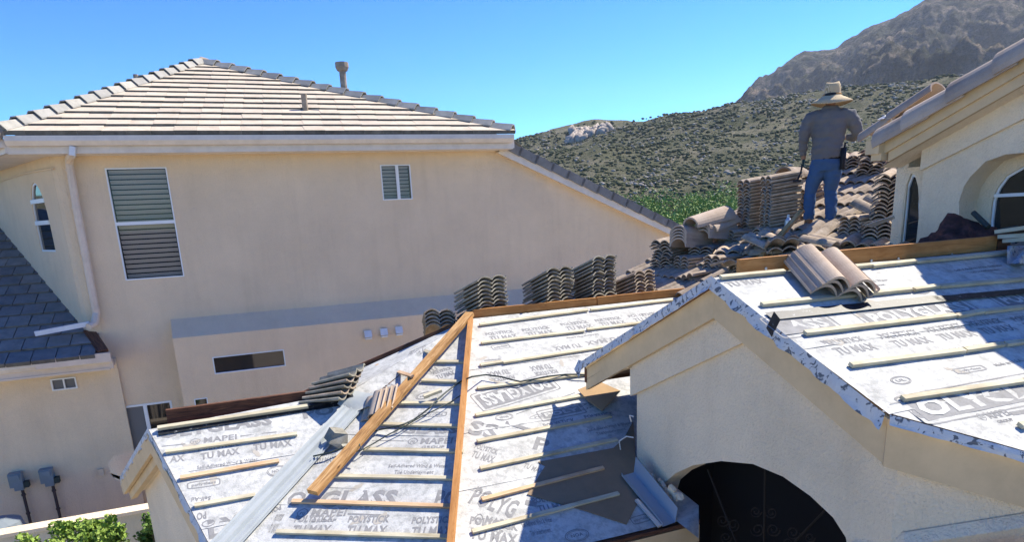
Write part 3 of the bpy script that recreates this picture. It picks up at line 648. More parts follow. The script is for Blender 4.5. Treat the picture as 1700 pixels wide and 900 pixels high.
# lower eave of M with its weathered edge and fascia
m = MB(); m.beam(PM.pt(1.2, yE-.02, -.03), PM.pt(3.12, yE-.02, -.03), Z_, 0.05, 0.03); m.build('drip_edge', M_DARKW, HS)
m = MB(); m.box((2.15, yE-0.0, PM.z(2, yE)-.13), X_, (0, 1, 0), Z_, 1.95, 0.045, 0.15); m.build('fascia', M_FASCIA, HS)
# ---- left slopes
LB = hipP(3.62); valP, valD = PG.inter(PL)
if valD.z > 0: valD = -valD
def val(z): return valP+valD*((z-valP.z)/valD.z)
lowz = PL.at(300, 1000).z
Lb = val(-2.62)
dkl = H0+dD*1.45; dkl2 = H0+dD*2.1
deck(PL, [H0, hipP(3.4), val(hipP(3.4).z), P2_])
deck(PL2, [H0, P2_, GZ, dkl2, dkl])
zs = [H0.z, -1.55, -1.90, -2.22, hipP(3.4).z]
def Ledge(z):
    """left edge of slope L at height z: crest towards P2, then the valley"""
    if z > P2_.z: t = (z-H0.z)/(P2_.z-H0.z); return H0.lerp(P2_, t)
    return val(z)
def Redge(z): return hipP((z-H0.z)/hipd.z)
for k in range(4):
    z0, z1 = zs[k], zs[k+1]-0.012
    sheet('underlayment_sheet', PL, [Ledge(z0), Redge(z0), Redge(z1), Ledge(z1)], off=0.002+0.0008*k, lap=0.004, seed=20+k*2)
sheet('underlayment_sheet', PL2, [H0, P2_.lerp(H0, 0.02), P2_, GZ], nx=8, ny=14, off=0.003, seed=33)
sheet('underlayment_sheet', PL2, [H0.lerp(dkl, .02), H0, GZ, dkl2], nx=8, ny=14, off=0.004, seed=35)
for (a, b, mm) in [((708, 605.8), (772, 605.8), 0), ((700, 637), (770.7, 639.6), 0), ((663, 675), (769, 675.5), 0), ((632, 710), (770.7, 714), 0),
                   ((604, 752), (769, 756), 0), ((556, 797), (760, 801), 0), ((485, 839), (757, 848), 1), ((459, 890), (745, 899), 0)]:
    batten(PL, a, b, M_BATTEN2 if mm else M_BATTEN, lift=0.014)
batten(PL2, (624.6, 611), (684, 630), M_BATTEN2); batten(PL2, (689.5, 582), (716.6, 592)); 
# ---- small left gable G
ge = Vector((-.33, .94, 0)).normalized()
GF = PG.at(345, 900); GLd = (GF-GA)
yGl = 4.72
def Gedge(z): t = (z-GA.z)/(GF.z-GA.z); return GA+GLd*t
gz = [GA.z-0.0, -1.98, -2.28, -2.41]
deck(PG, [GA, PG.at(585, 651), P2_, val(-2.41), Gedge(-2.41)])
for k in range(3):
    z0, z1 = gz[k], gz[k+1]-0.014; R0 = GZ if z0 > P2_.z else val(z0)
    sheet('underlayment_sheet', PG, [Gedge(z0), R0, val(z1), Gedge(z1)], off=0.002+0.0008*k, lap=0.004, seed=50+k)
for (a, b, mm) in [((276, 756), (494, 726), 0), ((300, 799.5), (464, 771), 1), ((324, 846), (425, 828), 0)]: batten(PG, a, b, M_BATTEN2 if mm else M_BATTEN)
m = MB(); m.beam(PG.at(263, 716), PG.at(512, 679), PG.n, 0.035, 0.03, 0.02); m.build('batten', M_BATTEN, HS)
m = MB(); m.beam(PG.at(512, 679), PG.at(586, 663), PG.n, 0.04, 0.035, 0.02); m.build('batten', M_BITU, HS)
for (a, b) in (((263, 722), (586, 669)),):
    m = MB(); m.beam(PG.at(*a), PG.at(*b), PG.n, 0.05, 0.004, 0.012); m.build('bitumen_strip', M_BITU, HS)
# far slope of G and its gable wall
PGb = Plane(GA, (PG.n.x, -PG.n.y, PG.n.z))
gb1 = GA+ge*1.9; gb1.z = PGb.z(gb1.x, gb1.y)
deck(PGb, [GA, GZ, Vector((GZ.x, GZ.y+1.2, PGb.z(GZ.x, GZ.y+1.2))), gb1])
gn = Vector((-.94, -.33, 0))
# gable wall under the rakes
wi = -gn*0.13
def gpt(p, dz): return Vector((p.x, p.y, p.z+dz))+wi
lowe = Gedge(-3.3)
m = MB(); m.prism([gpt(GA, -.10), gpt(gb1.lerp(GA, .25), -.10), Vector((gb1.lerp(GA, .25).x, gb1.lerp(GA, .25).y, G))+wi, Vector((Gedge(-2.62).x, Gedge(-2.62).y, G))+wi, gpt(Gedge(-2.62), -.1)], wi.normalized()*0.16)
m.build('gable_wall', M_STUCCO, HS)
m = MB(); m.beam(gpt(GA, -.30)+gn*.02, gpt(gb1.lerp(GA, .28), -.30)+gn*.02, Z_, 0.05, 0.16); m.beam(gpt(GA, -.30)+gn*.02, gpt(Gedge(-2.62), -.30)+gn*.02, Z_, 0.05, 0.16); m.build('stucco_band', M_STUCCO, HS)
m = MB()
for (a, b) in ((GA, gb1), (GA, Gedge(-2.62))):
    m.beam(a+gn*.0, b+gn*.0, Z_, 0.04, 0.15, -0.19)
m.build('rake_fascia', M_FASCIA, HS)
m = MB()
for (a, b) in ((GA, gb1.lerp(GA, .02)), (GA, Gedge(-2.62))):
    m.beam(a-gn*.06, b-gn*.06, Z_, 0.06, 0.11, -0.27)
m.build('rake_trim', M_FASCIA, HS)
# lower part of that wall facing the camera
# hanging edge of the membrane along the rakes
def fringe(pts, drop, par=None, seed=1, out=Vector((0, 0, 0)), m_=None, n=40, name='membrane_edge', amp=0.014):
    pts = [Vector(p) for p in pts]; L = [0]
    for i in range(1, len(pts)): L.append(L[-1]+(pts[i]-pts[i-1]).length)
    def at(u):
        s = u*L[-1]
        for i in range(1, len(pts)):
            if s <= L[i]+1e-9: return pts[i-1].lerp(pts[i], (s-L[i-1])/(L[i]-L[i-1]))
        return pts[-1]
    def fn(u, v):
        p = at(u); w_ = noise.noise(Vector((u*L[-1]*5, seed, v*1.3))); w2 = noise.noise(Vector((u*L[-1]*13, seed+5, v)))
        d = drop*(1+0.15*noise.noise(Vector((u*L[-1]*7, seed+9, 0))))
        return p+Vector((0, 0, 0.012-v*d))+out.normalized()*(0.006+v*0.008+abs(w_)*amp*2*v+w2*amp*v) if out.length else p+Vector((0, 0, -v*d))
    mb = MB(); mb.grid(fn, n*2, 4); return mb.build(name, m_ or M_EDGE, par or HS, smooth=True)
def edge_mat():
    m = mat('membrane_edge', (0.5, 0.5, 0.5), 0.7); co = coords(m, rnd=False); a = noi(m, co, 5.5, 5, 0.8, 0.8); b = noi(m, co, 11, 2, 0.6, 2.5)
    c = ramp(m, a, [(0.3, (0.50, 0.52, 0.53)), (0.6, (0.60, 0.61, 0.60))]); c = mix(m, c, ramp(m, b, [(0.385, (0.22, 0.24, 0.27)), (0.43, (1, 1, 1))]), 1.0, 'MULTIPLY')
    base(m, c); bump(m, a, 0.6, 0.02); return m
M_EDGE = edge_mat()
fringe([gb1+PGb.n*.01, GA+PGb.n*.01], 0.10, out=gn, seed=4); fringe([GA, Gedge(-2.62)], 0.07, out=gn, seed=8)
# corner eave piece with torn cup-like end
m = MB(); gq = lambda px, py, d=8.2: onY(px, py, d)
gr = [gq(231, 752), gq(212, 751), gq(188, 758), gq(179, 768), gq(183, 786), gq(203, 793), gq(222, 776)]
gl = [gq(230, 790), gq(212, 796), gq(196, 796), gq(189, 792), gq(191, 796), gq(205, 801), gq(222, 798)]
m.add(gr+gl+[gq(207, 770, 8.25)], [(i, (i+1) % 7, (i+1) % 7+7, i+7) for i in range(7)]+[(i, (i+1) % 7, 14) for i in range(7)])
m.build('gutter_end', M_STUCCO, HS)

# ---- valley metal between L and G
vu = P2_+Vector((0, 0, 0.02)); vl = val(-2.60)+Vector((0, 0, .02)); vd = (vl-vu).normalized()
sG = PG.n.cross(vd); sG = sG if sG.x < 0 else -sG; sL = PL.n.cross(vd); sL = sL if sL.x > 0 else -sL
m = MB(); q = []
prof = [(sG*0.105, PG.n*0.012), (sG*0.10, PG.n*0.026), (sG*0.085, PG.n*0.014), (sG*0.075, PG.n*0.03), (sG*0.06, PG.n*0.014), (sG*0.015, PG.n*0.01), (Vector((0, 0, 0)), (PG.n+PL.n)*0.024), (sL*0.015, PL.n*0.012), (sL*0.06, PL.n*0.014), (sL*0.075, PL.n*0.03), (sL*0.085, PL.n*0.014), (sL*0.10, PL.n*0.026), (sL*0.105, PL.n*0.012)]
for a, b in prof: q += [vu+a+b, vl+a*1.15+b]
m.add(q, [(2*i, 2*i+1, 2*i+3, 2*i+2) for i in range(len(prof)-1)]); m.build('valley_flashing', M_METALW, HS)
m = MB(); m.grid(lambda u, v: vu+sL*(-.15+.42*u)+Vector((0, 0, .045+.05*math.sin(u*5+v*3)*v))+vd*(-.22+.24*v), 6, 5); m.build('flashing_top', M_METALW, HS, smooth=True)

# ---- boards on the ridges and hips
def board(name, a, b, up, wd, ht, lift, m_, par=HS, **kw):
    mb = MB(); mb.beam(a, b, up, wd, ht, lift); return mb.build(name, m_, par, **kw)
x1 = onY(991, 510, 7.17).x
board('ridge_board', (2.36, 7.19, -1.205), (x1-.004, 7.19, -1.21), Z_, 0.04, 0.135, 0, M_BOARD)
board('ridge_board', (x1+.01, 7.185, -1.20), (5.35, 7.19, -1.195), Z_, 0.04, 0.130, 0, M_BOARD)
board('hip_board', H0-Vector((0, 0, .05)), hipP(3.4)-Vector((0, 0, .05)), Z_, 0.045, 0.15, 0.0, M_LOOSE if False else M_BOARD)
u = PL2.n
board('ridge_board', H0+Vector((-.05, .05, -.13)), dkl+Vector((0, .05, -.08)), Z_, 0.045, 0.13, 0, M_DARKW)
board('ridge_board', dkl+Vector((-.01, .05, -.07)), dkl2+Vector((0, .05, -.07)), Z_, 0.045, 0.10, 0, M_DARKW)
ga = PG.at(275, 706); gb_ = PG.at(585, 664)
ga = Vector((-.81, yG+.03, zG-0.09)); gb_ = Vector((.84, yG+.03, zG-0.09))
board('ridge_board', ga, gb_, Z_, 0.045, 0.145, 0, M_DARKW)
xr_ = onY(1650, 410, 3.74).x
board('ridge_board', (3.16, 3.74, -.545), (xr_, 3.74, -.53), Z_, 0.042, 0.15, 0, M_BOARD)
for px in (1271, 1391, 1446, 1491, 1580):
    m = MB(); c = onY(px, 446-(px-1271)*0.075, 3.715); m.tube([c, c+Vector((0, -.006, 0))], 0.010, 8); m.build('nail_plate', M_METAL, HS)
board('board_end', (xr_+.01, 3.76, -.55), (xr_+.17, 3.76, -.54), Z_, 0.09, 0.17, 0, M_DARKW)

# ---- the right gable: slopes, wall, fascia
dg = PR.at(1700, 752)-PR.at(1475, 690); dg.normalize(); K0 = PR.at(1475, 690); K1 = K0+dg*4.5
RW = 9.0
deck(PR, [AP+Vector((.03, 0, 0)), PR.pt(RW, AP.y), PR.pt(RW, K1.y), PR.pt(K1.x, K1.y)-dg.cross(Vector((0, 0, 1)))*-.02, K0+Vector((.03, 0, 0))])
deck(PB, [AP, Vector((2.92, 5.59, PB.z(2.92, 5.59))), Vector((5.1, 5.59, PB.z(5.1, 5.59))), Vector((6.6, AP.y, AP.z))])
def RL_(y): return 2.895 if y > K0.y else K0.x+(K0.y-y)/(-dg.y)*dg.x
ys = [AP.y, AP.y-.80, K0.y+.03, K0.y-.86, K0.y-1.8, AP.y-4.1]
for k in range(5):
    y0, y1 = ys[k], ys[k+1]-.03
    sheet('underlayment_sheet', PR, [PR.pt(RL_(y0), y0), PR.pt(RW, y0), PR.pt(RW, y1), PR.pt(RL_(y1), y1)], nx=46, ny=9, off=0.002+0.0006*k, lap=0.004, amp=0.006, seed=70+k*2)
sheet('underlayment_sheet', PB, [(2.92, 5.59, PB.z(0, 5.59)), (5.1, 5.59, PB.z(0, 5.59)), (5.6, AP.y, AP.z), (2.92, AP.y, AP.z)], seed=90)
# exposed black edges
for (a, b, wd) in (((1284, 531), (1570, 500), 0.085), ((1560, 500.5), (1760, 483), 0.07)):
    mb = MB(); A = PR.at(*a, .02); B = PR.at(*b, .02); v = PR.n.cross((B-A).normalized())
    mb.grid(lambda u, t: A.lerp(B, u)+v*wd*t*(1+0.15*noise.noise(Vector((u*9, t, 0)))), 20, 2); mb.build('bitumen_strip', M_BITU, HS)
R_BAT = [((1197, 467.5), (1303, 457)), ((1387, 452), (1446, 446.5)), ((1449, 448), (1521, 439.5)), ((1521, 440.5), (1672, 426)),
         ((1265, 513), (1513, 487)), ((1518, 487.5), (1560, 481)), ((1560, 482), (1790, 462)),
         ((1337, 561), (1586, 531)), ((1589, 532), (1636, 523)), ((1634, 524.5), (1800, 505)),
         ((1413, 614.5), (1601, 590)), ((1603, 589), (1666, 579.5)), ((1670, 579), (1820, 559)),
         ((1499, 671), (1700, 641)), ((1700, 642), (1830, 622)), ((1694, 716), (1840, 694))]
for a, b in R_BAT: batten(PR, a, b, wd=0.033)
# rake fascia boards
bl = Vector((2.92, 5.56, PB.z(2.92, 5.56)))
def slab(par, name, a, b, top, bot, x0, x1, m_):
    mb = MB(); mb.prism([Vector((x0, a.y, a.z+top)), Vector((x0, b.y, b.z+top)), Vector((x0, b.y, b.z+bot)), Vector((x0, a.y, a.z+bot))], (x1-x0, 0, 0)); return mb.build(name, m_, par)
slab(HS, 'rake_fascia', bl, AP, -0.02, -0.27, 2.925, 2.965, M_FASCIA); slab(HS, 'rake_fascia', AP, K0, -0.02, -0.275, 2.926, 2.966, M_FASCIA)
slab(HS, 'rake_trim', bl+Vector((0, -.03, 0)), AP, -0.02, -0.05, 2.908, 2.924, M_FASCIA); slab(HS, 'rake_trim', AP, K0, -0.02, -0.05, 2.9085, 2.9245, M_FASCIA)
dgn = Vector((dg.y, -dg.x, 0)).normalized()
if dgn.x > 0: dgn = -dgn
m = MB(); m.prism([K0+Vector((0, 0, -.02)), K1+Vector((0, 0, -.02)), K1+Vector((0, 0, -.275)), K0+Vector((0, 0, -.275))], -dgn*0.04); m.build('rake_fascia', M_FASCIA, HS)
# soffit at the low left corner, block
m = MB(); m.add([bl+Vector((0, 0.0, -.17)), bl+Vector((1.8, 0, -.17)), Vector((4.7, 4.8, PB.z(0, 4.8)-.17)), Vector((2.93, 4.8, PB.z(0, 4.8)-.17))], [(0, 1, 2, 3)]); m.build('soffit', M_DARKW, HS)
m = MB(); m.box(bl+Vector((0.95, 0.0, -.11)), X_, (0, 1, 0), Z_, 1.9, 0.04, 0.17); m.build('fascia', M_DARKW, HS)
m = MB(); m.beam((2.98, 5.45, bl.z-.14), (2.98, 4.8, bl.z+.10), Z_, 0.09, 0.09); m.build('outrigger', M_FASCIA, HS)
# gable wall with the big arch
WX = 3.0
def W(px, py, x=WX): p = onX(px, py, x); return (p.y, p.z)
archW = [W(1128, 1010, 3.16), W(1126, 860, 3.16), W(1124, 815, 3.16), W(1128, 797, 3.15), W(1142, 782, 3.12), W(1165, 770, 3.08), W(1205, 764.5, 3.04), W(1250, 771), W(1300, 792), W(1345, 824), W(1383, 860), W(1404, 893), W(1413, 940), W(1415, 1010)]
yc = W(1497, 720)[0]; yl = 4.77
zr = lambda y: (AP.z-(AP.y-y)*math.tan(A22)) if y < AP.y else PB.z(0, y)
m = MB(); panel(m, (WX, 0, 0), (0, 1, 0), Z_, [(yc, -3.6), (yl, -3.6), (yl, zr(yl)-.20), (AP.y, AP.z-.20), (yc, zr(yc)-.20)], [archW], (0.16, 0, 0)); m.build('gable_wall', M_STUCCO, HS)
# soft reveal round the arch: inner dark pane, grille
m = MB(); m.box((WX+.55, 3.4, -2.7), (0, 1, 0), Z_, X_, 4, 2.6, 0.02); m.build('arch_dark_sheet', M_DARK, HS)
ya_ = W(1124, 815, 3.16)[0]+.012
m = MB(); m.box((WX+.36, ya_+.01, -2.75), X_, (0, 1, 0), Z_, .39, .02, 1.6); m.build('arch_dark_sheet', M_DARK, HS)  # black side sheet added to widen the darkness inside the arch
# rake band of stucco under the left rake
m = MB(); b0 = (W(1044, 606, 2.965), W(1046, 650, 2.965))
zb_ = lambda y: PB.z(0, y)
sb = (zb_(4.0)-zb_(4.83))/.83; tr_ = math.tan(A22); yb = AP.y-(.53-.24)/(sb+tr_)*1.0
m.prism([Vector((2.968, 4.83, zb_(4.83)-.24)), Vector((2.968, AP.y, AP.z-.24)), Vector((2.968, yb, AP.z-.24-(AP.y-yb)*tr_)), Vector((2.968, 4.83, AP.z-.24-(AP.y-yb)*tr_-(4.83-yb)*sb))], (0.05, 0, 0)); m.build('stucco_band', M_STUCCO, HS)
# left return of that wall
m = MB(); m.box((WX+1.0, yl-.08, -2.2), X_, (0, 1, 0), Z_, 1.99, 0.155, 2.2); m.build('wall', M_STUCCO, HS)
# diagonal wall to the right of the crease
c1 = Vector((WX, yc, 0)); L = 5.0; c2 = c1+Vector((dg.x, dg.y, 0))*L
zc1 = PR.z(c1.x, c1.y)-.10; zc2 = PR.z(c2.x, c2.y)-.10
m = MB(); m.prism([Vector((c1.x, c1.y, -3.6)), Vector((c2.x, c2.y, -3.6)), Vector((c2.x, c2.y, zc2)), Vector((c1.x, c1.y, zc1))], -dgn*0.16); m.build('gable_wall', M_STUCCO, HS)
# foot flashing and the bit of lower roof in the right corner
fA = onX(1415, 898, WX-.01)
def onD(px, py, off=0.0):
    r = ray(px, py); nn = Vector((dgn.x, dgn.y, 0)); return r*((c1.dot(nn)+off)/r.dot(nn))
fB = onD(1500, 885, .01); fC = onD(1720, 850, .01)
m = MB(); m.add([fA, fB, fC, fC+dgn*.05+Vector((0, 0, -.05)), fB+dgn*.05+Vector((0, 0, -.05)), fA+Vector((-.05, 0, -.05))], [(0, 1, 4, 5), (1, 2, 3, 4)]); m.build('foot_flashing', M_STUCCO, HS)
m = MB(); m.prism([fA+Vector((-.1, 0.1, -.11)), fB+dgn*.1+Vector((0, 0, -.11)), fC+dgn*.10+Vector((0, 0, -.10)), fC+dgn*1.2+Vector((0, 0, -.6)), fA+Vector((-1.2, -.2, -.75))], (0, 0, -.05)); m.build('lower_roof_deck', M_DARKW, HS)
# wrought iron grille in the arch
ir = MB()
def gp_(px, py): return onX(px, py, WX+.2)
for a, b in (((1270, 780), (1268, 960)), ((1175, 780), (1222, 900)), ((1370, 848), (1320, 900))): ir.tube([gp_(*a), gp_(*b)], 0.008, 6)
def scroll(cx, cy, r, s, turns=1.6):
    ir.tube([gp_(cx+s*r*(1-t*.8)*math.cos(t*turns*2*PI), cy+r*(1-t*.8)*math.sin(t*turns*2*PI)) for t in [k/22 for k in range(23)]], 0.005, 5)
for (x, y, r, s) in ((1255, 850, 10, 1), (1281, 852, 10, -1), (1258, 880, 12, -1), (1284, 880, 12, 1), (1200, 865, 11, 1), (1218, 872, 12, -1), (1205, 893, 10, 1), (1317, 885, 12, 1), (1307, 902, 10, -1), (1345, 893, 9, 1)): scroll(x, y, r, s)
ir.build('iron_grille', M_IRON, HS)

# membrane edges of the right gable
fringe([bl+Vector((-.02, .03, .0)), AP+Vector((-.02, 0, .005))], 0.085, out=Vector((-1, 0, 0)), seed=12, amp=.02)
fringe([AP+Vector((-.02, 0, .005)), K0+Vector((-.02, 0, 0))], 0.085, out=Vector((-1, 0, 0)), seed=15, n=60, amp=.02)
fringe([K0+dgn*.02, K0+dg*3+dgn*.02], 0.05, out=dgn, seed=18)
m = MB(); c = onX(1283, 530, 2.88); 
m.add([onX(1285, 517, 2.885), onX(1296, 531, 2.885), onX(1281, 560, 2.88), onX(1272, 545, 2.88)], [(0, 1, 2, 3)]); m.build('bitumen_flap', M_BITU, HS)
# strip of bent corner membrane at the lower left corner of the gable
m = MB(); m.grid(lambda u, v: bl+Vector((-.03-.05*v, .10*u-.02, .02-.15*v*(1-u*.4))), 5, 4); m.build('membrane_edge', M_EDGE, HS, smooth=True)

# ---- felt, cardboard and flashings lying on M
def poly_on(name, pl, pts, off, m_, par=None, th=0.006, **kw):
    mb = MB(); mb.prism([pl.at(px, py, off) for px, py in pts], pl.n*th); return mb.build(name, m_, par, **kw)
poly_on('felt_piece', PM, [(959, 648), (994, 634), (1030, 650), (1000, 683), (978, 668)], 0.045, M_FELT_L, label='crumpled light brown building paper under the gable corner', category='paper')
poly_on('felt_sheet', PM, [(875, 822), (905, 775), (893, 768), (1018, 745), (1035, 730), (1051, 700), (1055, 760), (1062, 830), (1040, 872), (970, 849)], 0.012, M_FELT, label='dark brown felt sheet under two battens by the gable wall foot', category='felt')
m = MB(); a = PM.at(1052, 785, .03); b = PM.at(1121, 868, .03); s = Vector((-.13, -.02, 0)); 
m.add([a, b, b+s+PM.n*.0, a+s, a+Vector((0.02, 0, .14)), b+Vector((.02, 0, .12)), b+s+Vector((0, 0, .03)), a+s+Vector((0, 0, .03))], [(0, 1, 2, 3), (0, 4, 5, 1), (3, 2, 6, 7)]); m.build('wall_flashing', M_METALB, HS)
m = MB(); a = PM.at(1056, 832, .03); b = PM.at(1095, 876, .03); m.beam(a, b, PM.n, .03, .02); m.build('flashing_strip', M_METAL, HS)
# crumbled stucco foot
m = MB(); r_ = random.Random(2)
for k in range(16):
    p = onX(1048+k*5.2, 778+k*3.0+r_.uniform(-5, 5), WX-.01-r_.random()*.03); m.box(p, (r_.uniform(-1, 1), 1, r_.uniform(-1, 1)), (0, r_.uniform(-1, 1), 1), (1, 0, .3), .06, .05, .03)
m.build('broken_stucco', M_STUCCO, HS)
m = MB(); m.grid(lambda u, v: PM.at(1110+50*u, 800+40*u+55*v, .05+.03*math.sin(u*7+v*4)), 8, 6); m.build('membrane_flap', M_UND, HS, smooth=True)
w1 = MB(); w1.tube([onX(1052, 727, 2.95), onX(1040, 725, 2.9), onX(1028, 733, 2.88), onX(1031, 752, 2.9), onX(1052, 764, 2.97)], 0.006, 6); w1.tube([onX(1052, 692, 2.95), onX(1045, 690, 2.92), onX(1048, 700, 2.95)], 0.006, 6)
w1.build('white_cable', M_WHITE, HS)

# ---------------------------------------------------------------- print on the underlayment
def tumax(mb, pl, a, b, h=0.085, both=True, ww=None):
    """POLYSTICK over TU MAX; a-b is the baseline of TU MAX"""
    A = pl.at(*a, .0125); B = pl.at(*b, .0125); d = (B-A); L = d.length; d.normalize(); v = pl.n.cross(d)
    text(mb, pl, A, B, 'TU MAX', h, bold=0.035)
    o = v*(h*1.42); text(mb, pl, A+o-d*L*.06, B+o-d*L*.02, 'POLYSTICK', h*.72, bold=0.045)
def mapei(mb, pl, a, b, h=0.07):
    A = pl.at(*a, .0125); B = pl.at(*b, .0125); d = (B-A); L = d.length; d.normalize(); v = pl.n.cross(d)
    text(mb, pl, A+d*L*.30, B, 'MAPEI', h, bold=.03); text(mb, pl, A+d*L*.36-v*h*.8, A+d*L*.86-v*h*.8, 'GROUP', h*.42)
    ringpoly(mb, pl, A+d*L*.12+v*h*.45, L*.12, h*.62, h*.11, d=d, n=8, sq=1.6)
    text(mb, pl, A+d*L*.07+v*h*.2, A+d*L*.17+v*h*.2, 'ru', h*.5, bold=0.03)
def selfad(mb, pl, a, b, h=0.035, two=True):
    A = pl.at(*a, .0125); B = pl.at(*b, .0125); d = (B-A); L = d.length; d.normalize(); v = pl.n.cross(d)
    text(mb, pl, A, B, 'Self-Adhered Wind & Water', h, bold=.02)
    if two: text(mb, pl, A+d*L*.14-v*h*1.9, A+d*L*.80-v*h*1.9, 'Tile Underlayment', h, bold=.02)
def badge(mb, pl, c, rx=.075, ry=.05, t='NOA'):
    p = pl.at(*c, .0125); ringpoly(mb, pl, p, rx, ry, .007); ringpoly(mb, pl, p, rx*.84, ry*.8, .004); d = (Vector((1, 0, 0))-pl.n*pl.n.x).normalized()
    text(mb, pl, p-d*rx*.5-pl.n.cross(d)*ry*.22, p+d*rx*.5-pl.n.cross(d)*ry*.22, t, ry*.5)
def pill(mb, pl, a, b, h=.035):
    A = pl.at(*a, .0125); B = pl.at(*b, .0125); d = (B-A); ringpoly(mb, pl, (A+B)/2, d.length/2, h, .010, d=d, sq=6)
    v = pl.n.cross(d.normalized()); text(mb, pl, A+d*.14-v*h*.3, B-d*.14-v*h*.3, 'polyglass', h*.7)
def banner(mbox, mtext, pl, a, b, txt, h=.13, pad=.035):
    A = pl.at(*a, .012); B = pl.at(*b, .012); d = (B-A); L = d.length; d.normalize(); v = pl.n.cross(d)
    mbox.add([A-d*pad-v*pad, B+d*pad-v*pad, B+d*pad+v*(h+pad), A-d*pad+v*(h+pad)], [(0, 1, 2, 3)])
    ringpoly(mbox, pl, (A+B)/2+v*h/2, L/2+pad+.04, h/2+pad+.035, .010, d=d, sq=14)
    text(mtext, pl, A+pl.n*.004, B+pl.n*.004, txt, h, bold=.045)
from mathutils.bvhtree import BVHTree
_bv = []; _bf = []
for o_ in HS.children:
    if o_.name.startswith('underlayment_sheet'):
        k_ = len(_bv); lc = LOC[o_.name]; _bv += [v_.co+lc for v_ in o_.data.vertices]; _bf += [[i_+k_ for i_ in p_.vertices] for p_ in o_.data.polygons]
SHEETS = BVHTree.FromPolygons(_bv, _bf)
def drape(vs, lift):
    out = []
    for v in vs:
        h = SHEETS.ray_cast(Vector(v)+Vector((0, 0, .12)), Vector((0, 0, -1)), .3); out.append(tuple(h[0]+Vector((0, 0, lift))) if h[0] is not None else tuple(v))
    return out
class PrintSet:
    def __init__(s, m_, lift=.0015): s.m = m_; s.cur = None; s.d = 0; s.lift = lift
    def add(s, *a): s.cur.add(*a)
    def build(s, *a): pass
def _wrap(f, k=1):
    def g(*a, **kw):
        ps = [x for x in a[:k] if isinstance(x, PrintSet)]; outer = [p for p in ps if p.d == 0]
        for p in outer: p.cur = MB()
        for p in ps: p.d += 1
        f(*a, **kw)
        for p in ps: p.d -= 1
        for p in outer:
            if p.cur.v: p.cur.v = drape(p.cur.v, p.lift); p.cur.build('printed_lettering', p.m, HS)
    return g
text = _wrap(text); ringpoly = _wrap(ringpoly); strip = _wrap(strip); tumax = _wrap(tumax); mapei = _wrap(mapei); selfad = _wrap(selfad); badge = _wrap(badge); pill = _wrap(pill); banner = _wrap(banner, 2)
W_ = PrintSet(M_UND, .0035)      # light letters inside dark banners
# middle slope
m = PrintSet(M_PRINT)
for (a, b) in (((815, 564.5), (861, 559)), ((877, 557.5), (921, 552)), ((942, 548), (986, 542.5)), ((999, 541), (1041, 535.5)), ((1055, 533.5), (1100, 528))): tumax(m, PM, a, b, .075)
for (a, b) in (((963, 569), (917, 575.5)), ((1030, 558), (970, 567))): text(m, PM, a, b, 'TU MAX', .075)
tumax(m, PM, (843, 612), (808, 617.5), .08); tumax(m, PM, (914, 603), (878, 608), .08)
pill(m, PM, (816, 577), (846, 572.5), .045)
selfad(m, PM, (840, 599), (797, 603), .03); selfad(m, PM, (993, 553), (939, 560), .03)
banner(m, W_, PM, (902, 628), (795, 659), 'POLYGLASS', .155)
mapei(m, PM, (862, 633), (824, 640), .05)
mapei(m, PM, (880, 697), (1000, 668), .05); banner(m, W_, PM, (906, 692), (962, 681), 'POLY', .05, .02)
badge(m, PM, (837, 692), .09, .05); badge(m, PM, (958, 889), .10, .06)
text(m, PM, (905, 710), (957, 700), 'POLYSTICK', .06); strip(m, PM, (838, 703), (888, 719), .045)
text(m, PM, (776, 719), (823, 728), 'SS', .19); text(m, PM, (884, 744), (908, 750), 'P', .17)
tumax(m, PM, (781, 758), (818, 769), .085); text(m, PM, (868, 775), (899, 787), 'TU MAX', .06)
text(m, PM, (777, 833), (850, 860), 'POLYG', .19); mapei(m, PM, (786, 864), (846, 878), .08)
tumax(m, PM, (779, 893), (858, 905), .10)
text(m, PM, (972, 695), (1020, 688), 'POLYSTICK', .05); selfad(m, PM, (976, 717), (1048, 703), .035)
strip(m, PM, (962, 744), (1000, 735), .03); tumax(m, PM, (895, 851), (952, 843), .075); selfad(m, PM, (868, 876), (918, 866), .05); strip(m, PM, (871, 838), (890, 842), .06)
pill(m, PM, (1048, 866), (1078, 858), .04); text(m, PM, (772, 562), (783, 566), 'AX', .07)
m.build('printed_lettering', M_PRINT, HS)
# slope left of the hip
m = PrintSet(M_PRINT)
text(m, PL, (527, 841), (655, 840), 'GLASS', .17, bold=.045); text(m, PL, (472, 838), (500, 840), 'O', .15); text(m, PL, (719, 840), (757, 841), 'PO', .17, bold=.045)
text(m, PL, (644, 718.5), (758, 719), 'YGLASS', .10, bold=.045)
mapei(m, PL, (675, 736), (750, 735.5), .075); strip(m, PL, (617, 731), (670, 732), .01); strip(m, PL, (754, 732), (766, 732), .01)
mapei(m, PL, (490, 857), (573, 856), .08); strip(m, PL, (577, 854), (645, 856), .014)
for (a, b) in (((482, 887), (546, 886.5)), ((573, 888), (640, 887.5)), ((681, 890), (749, 889.5)), ((443, 884), (456, 884.5))):
    tumax(m, PL, a, b, .09)
selfad(m, PL, (644, 776), (742, 776), .04); tumax(m, PL, (524, 770), (556, 766), .07); text(m, PL, (713, 620), (728, 613), 'TU', .07)
pill(m, PL, (694, 688), (742, 687), .035); badge(m, PL, (705, 656), .09, .055)
tumax(m, PL, (726, 629), (756, 620), .07); strip(m, PL, (535, 809), (590, 812), .005)
m.build('printed_lettering', M_PRINT, HS)
m = PrintSet(M_PRINT); tumax(m, PL2, (676, 600), (704, 589), .09); pill(m, PL2, (643, 638), (668, 641), .05); m.build('printed_lettering', M_PRINT, HS)
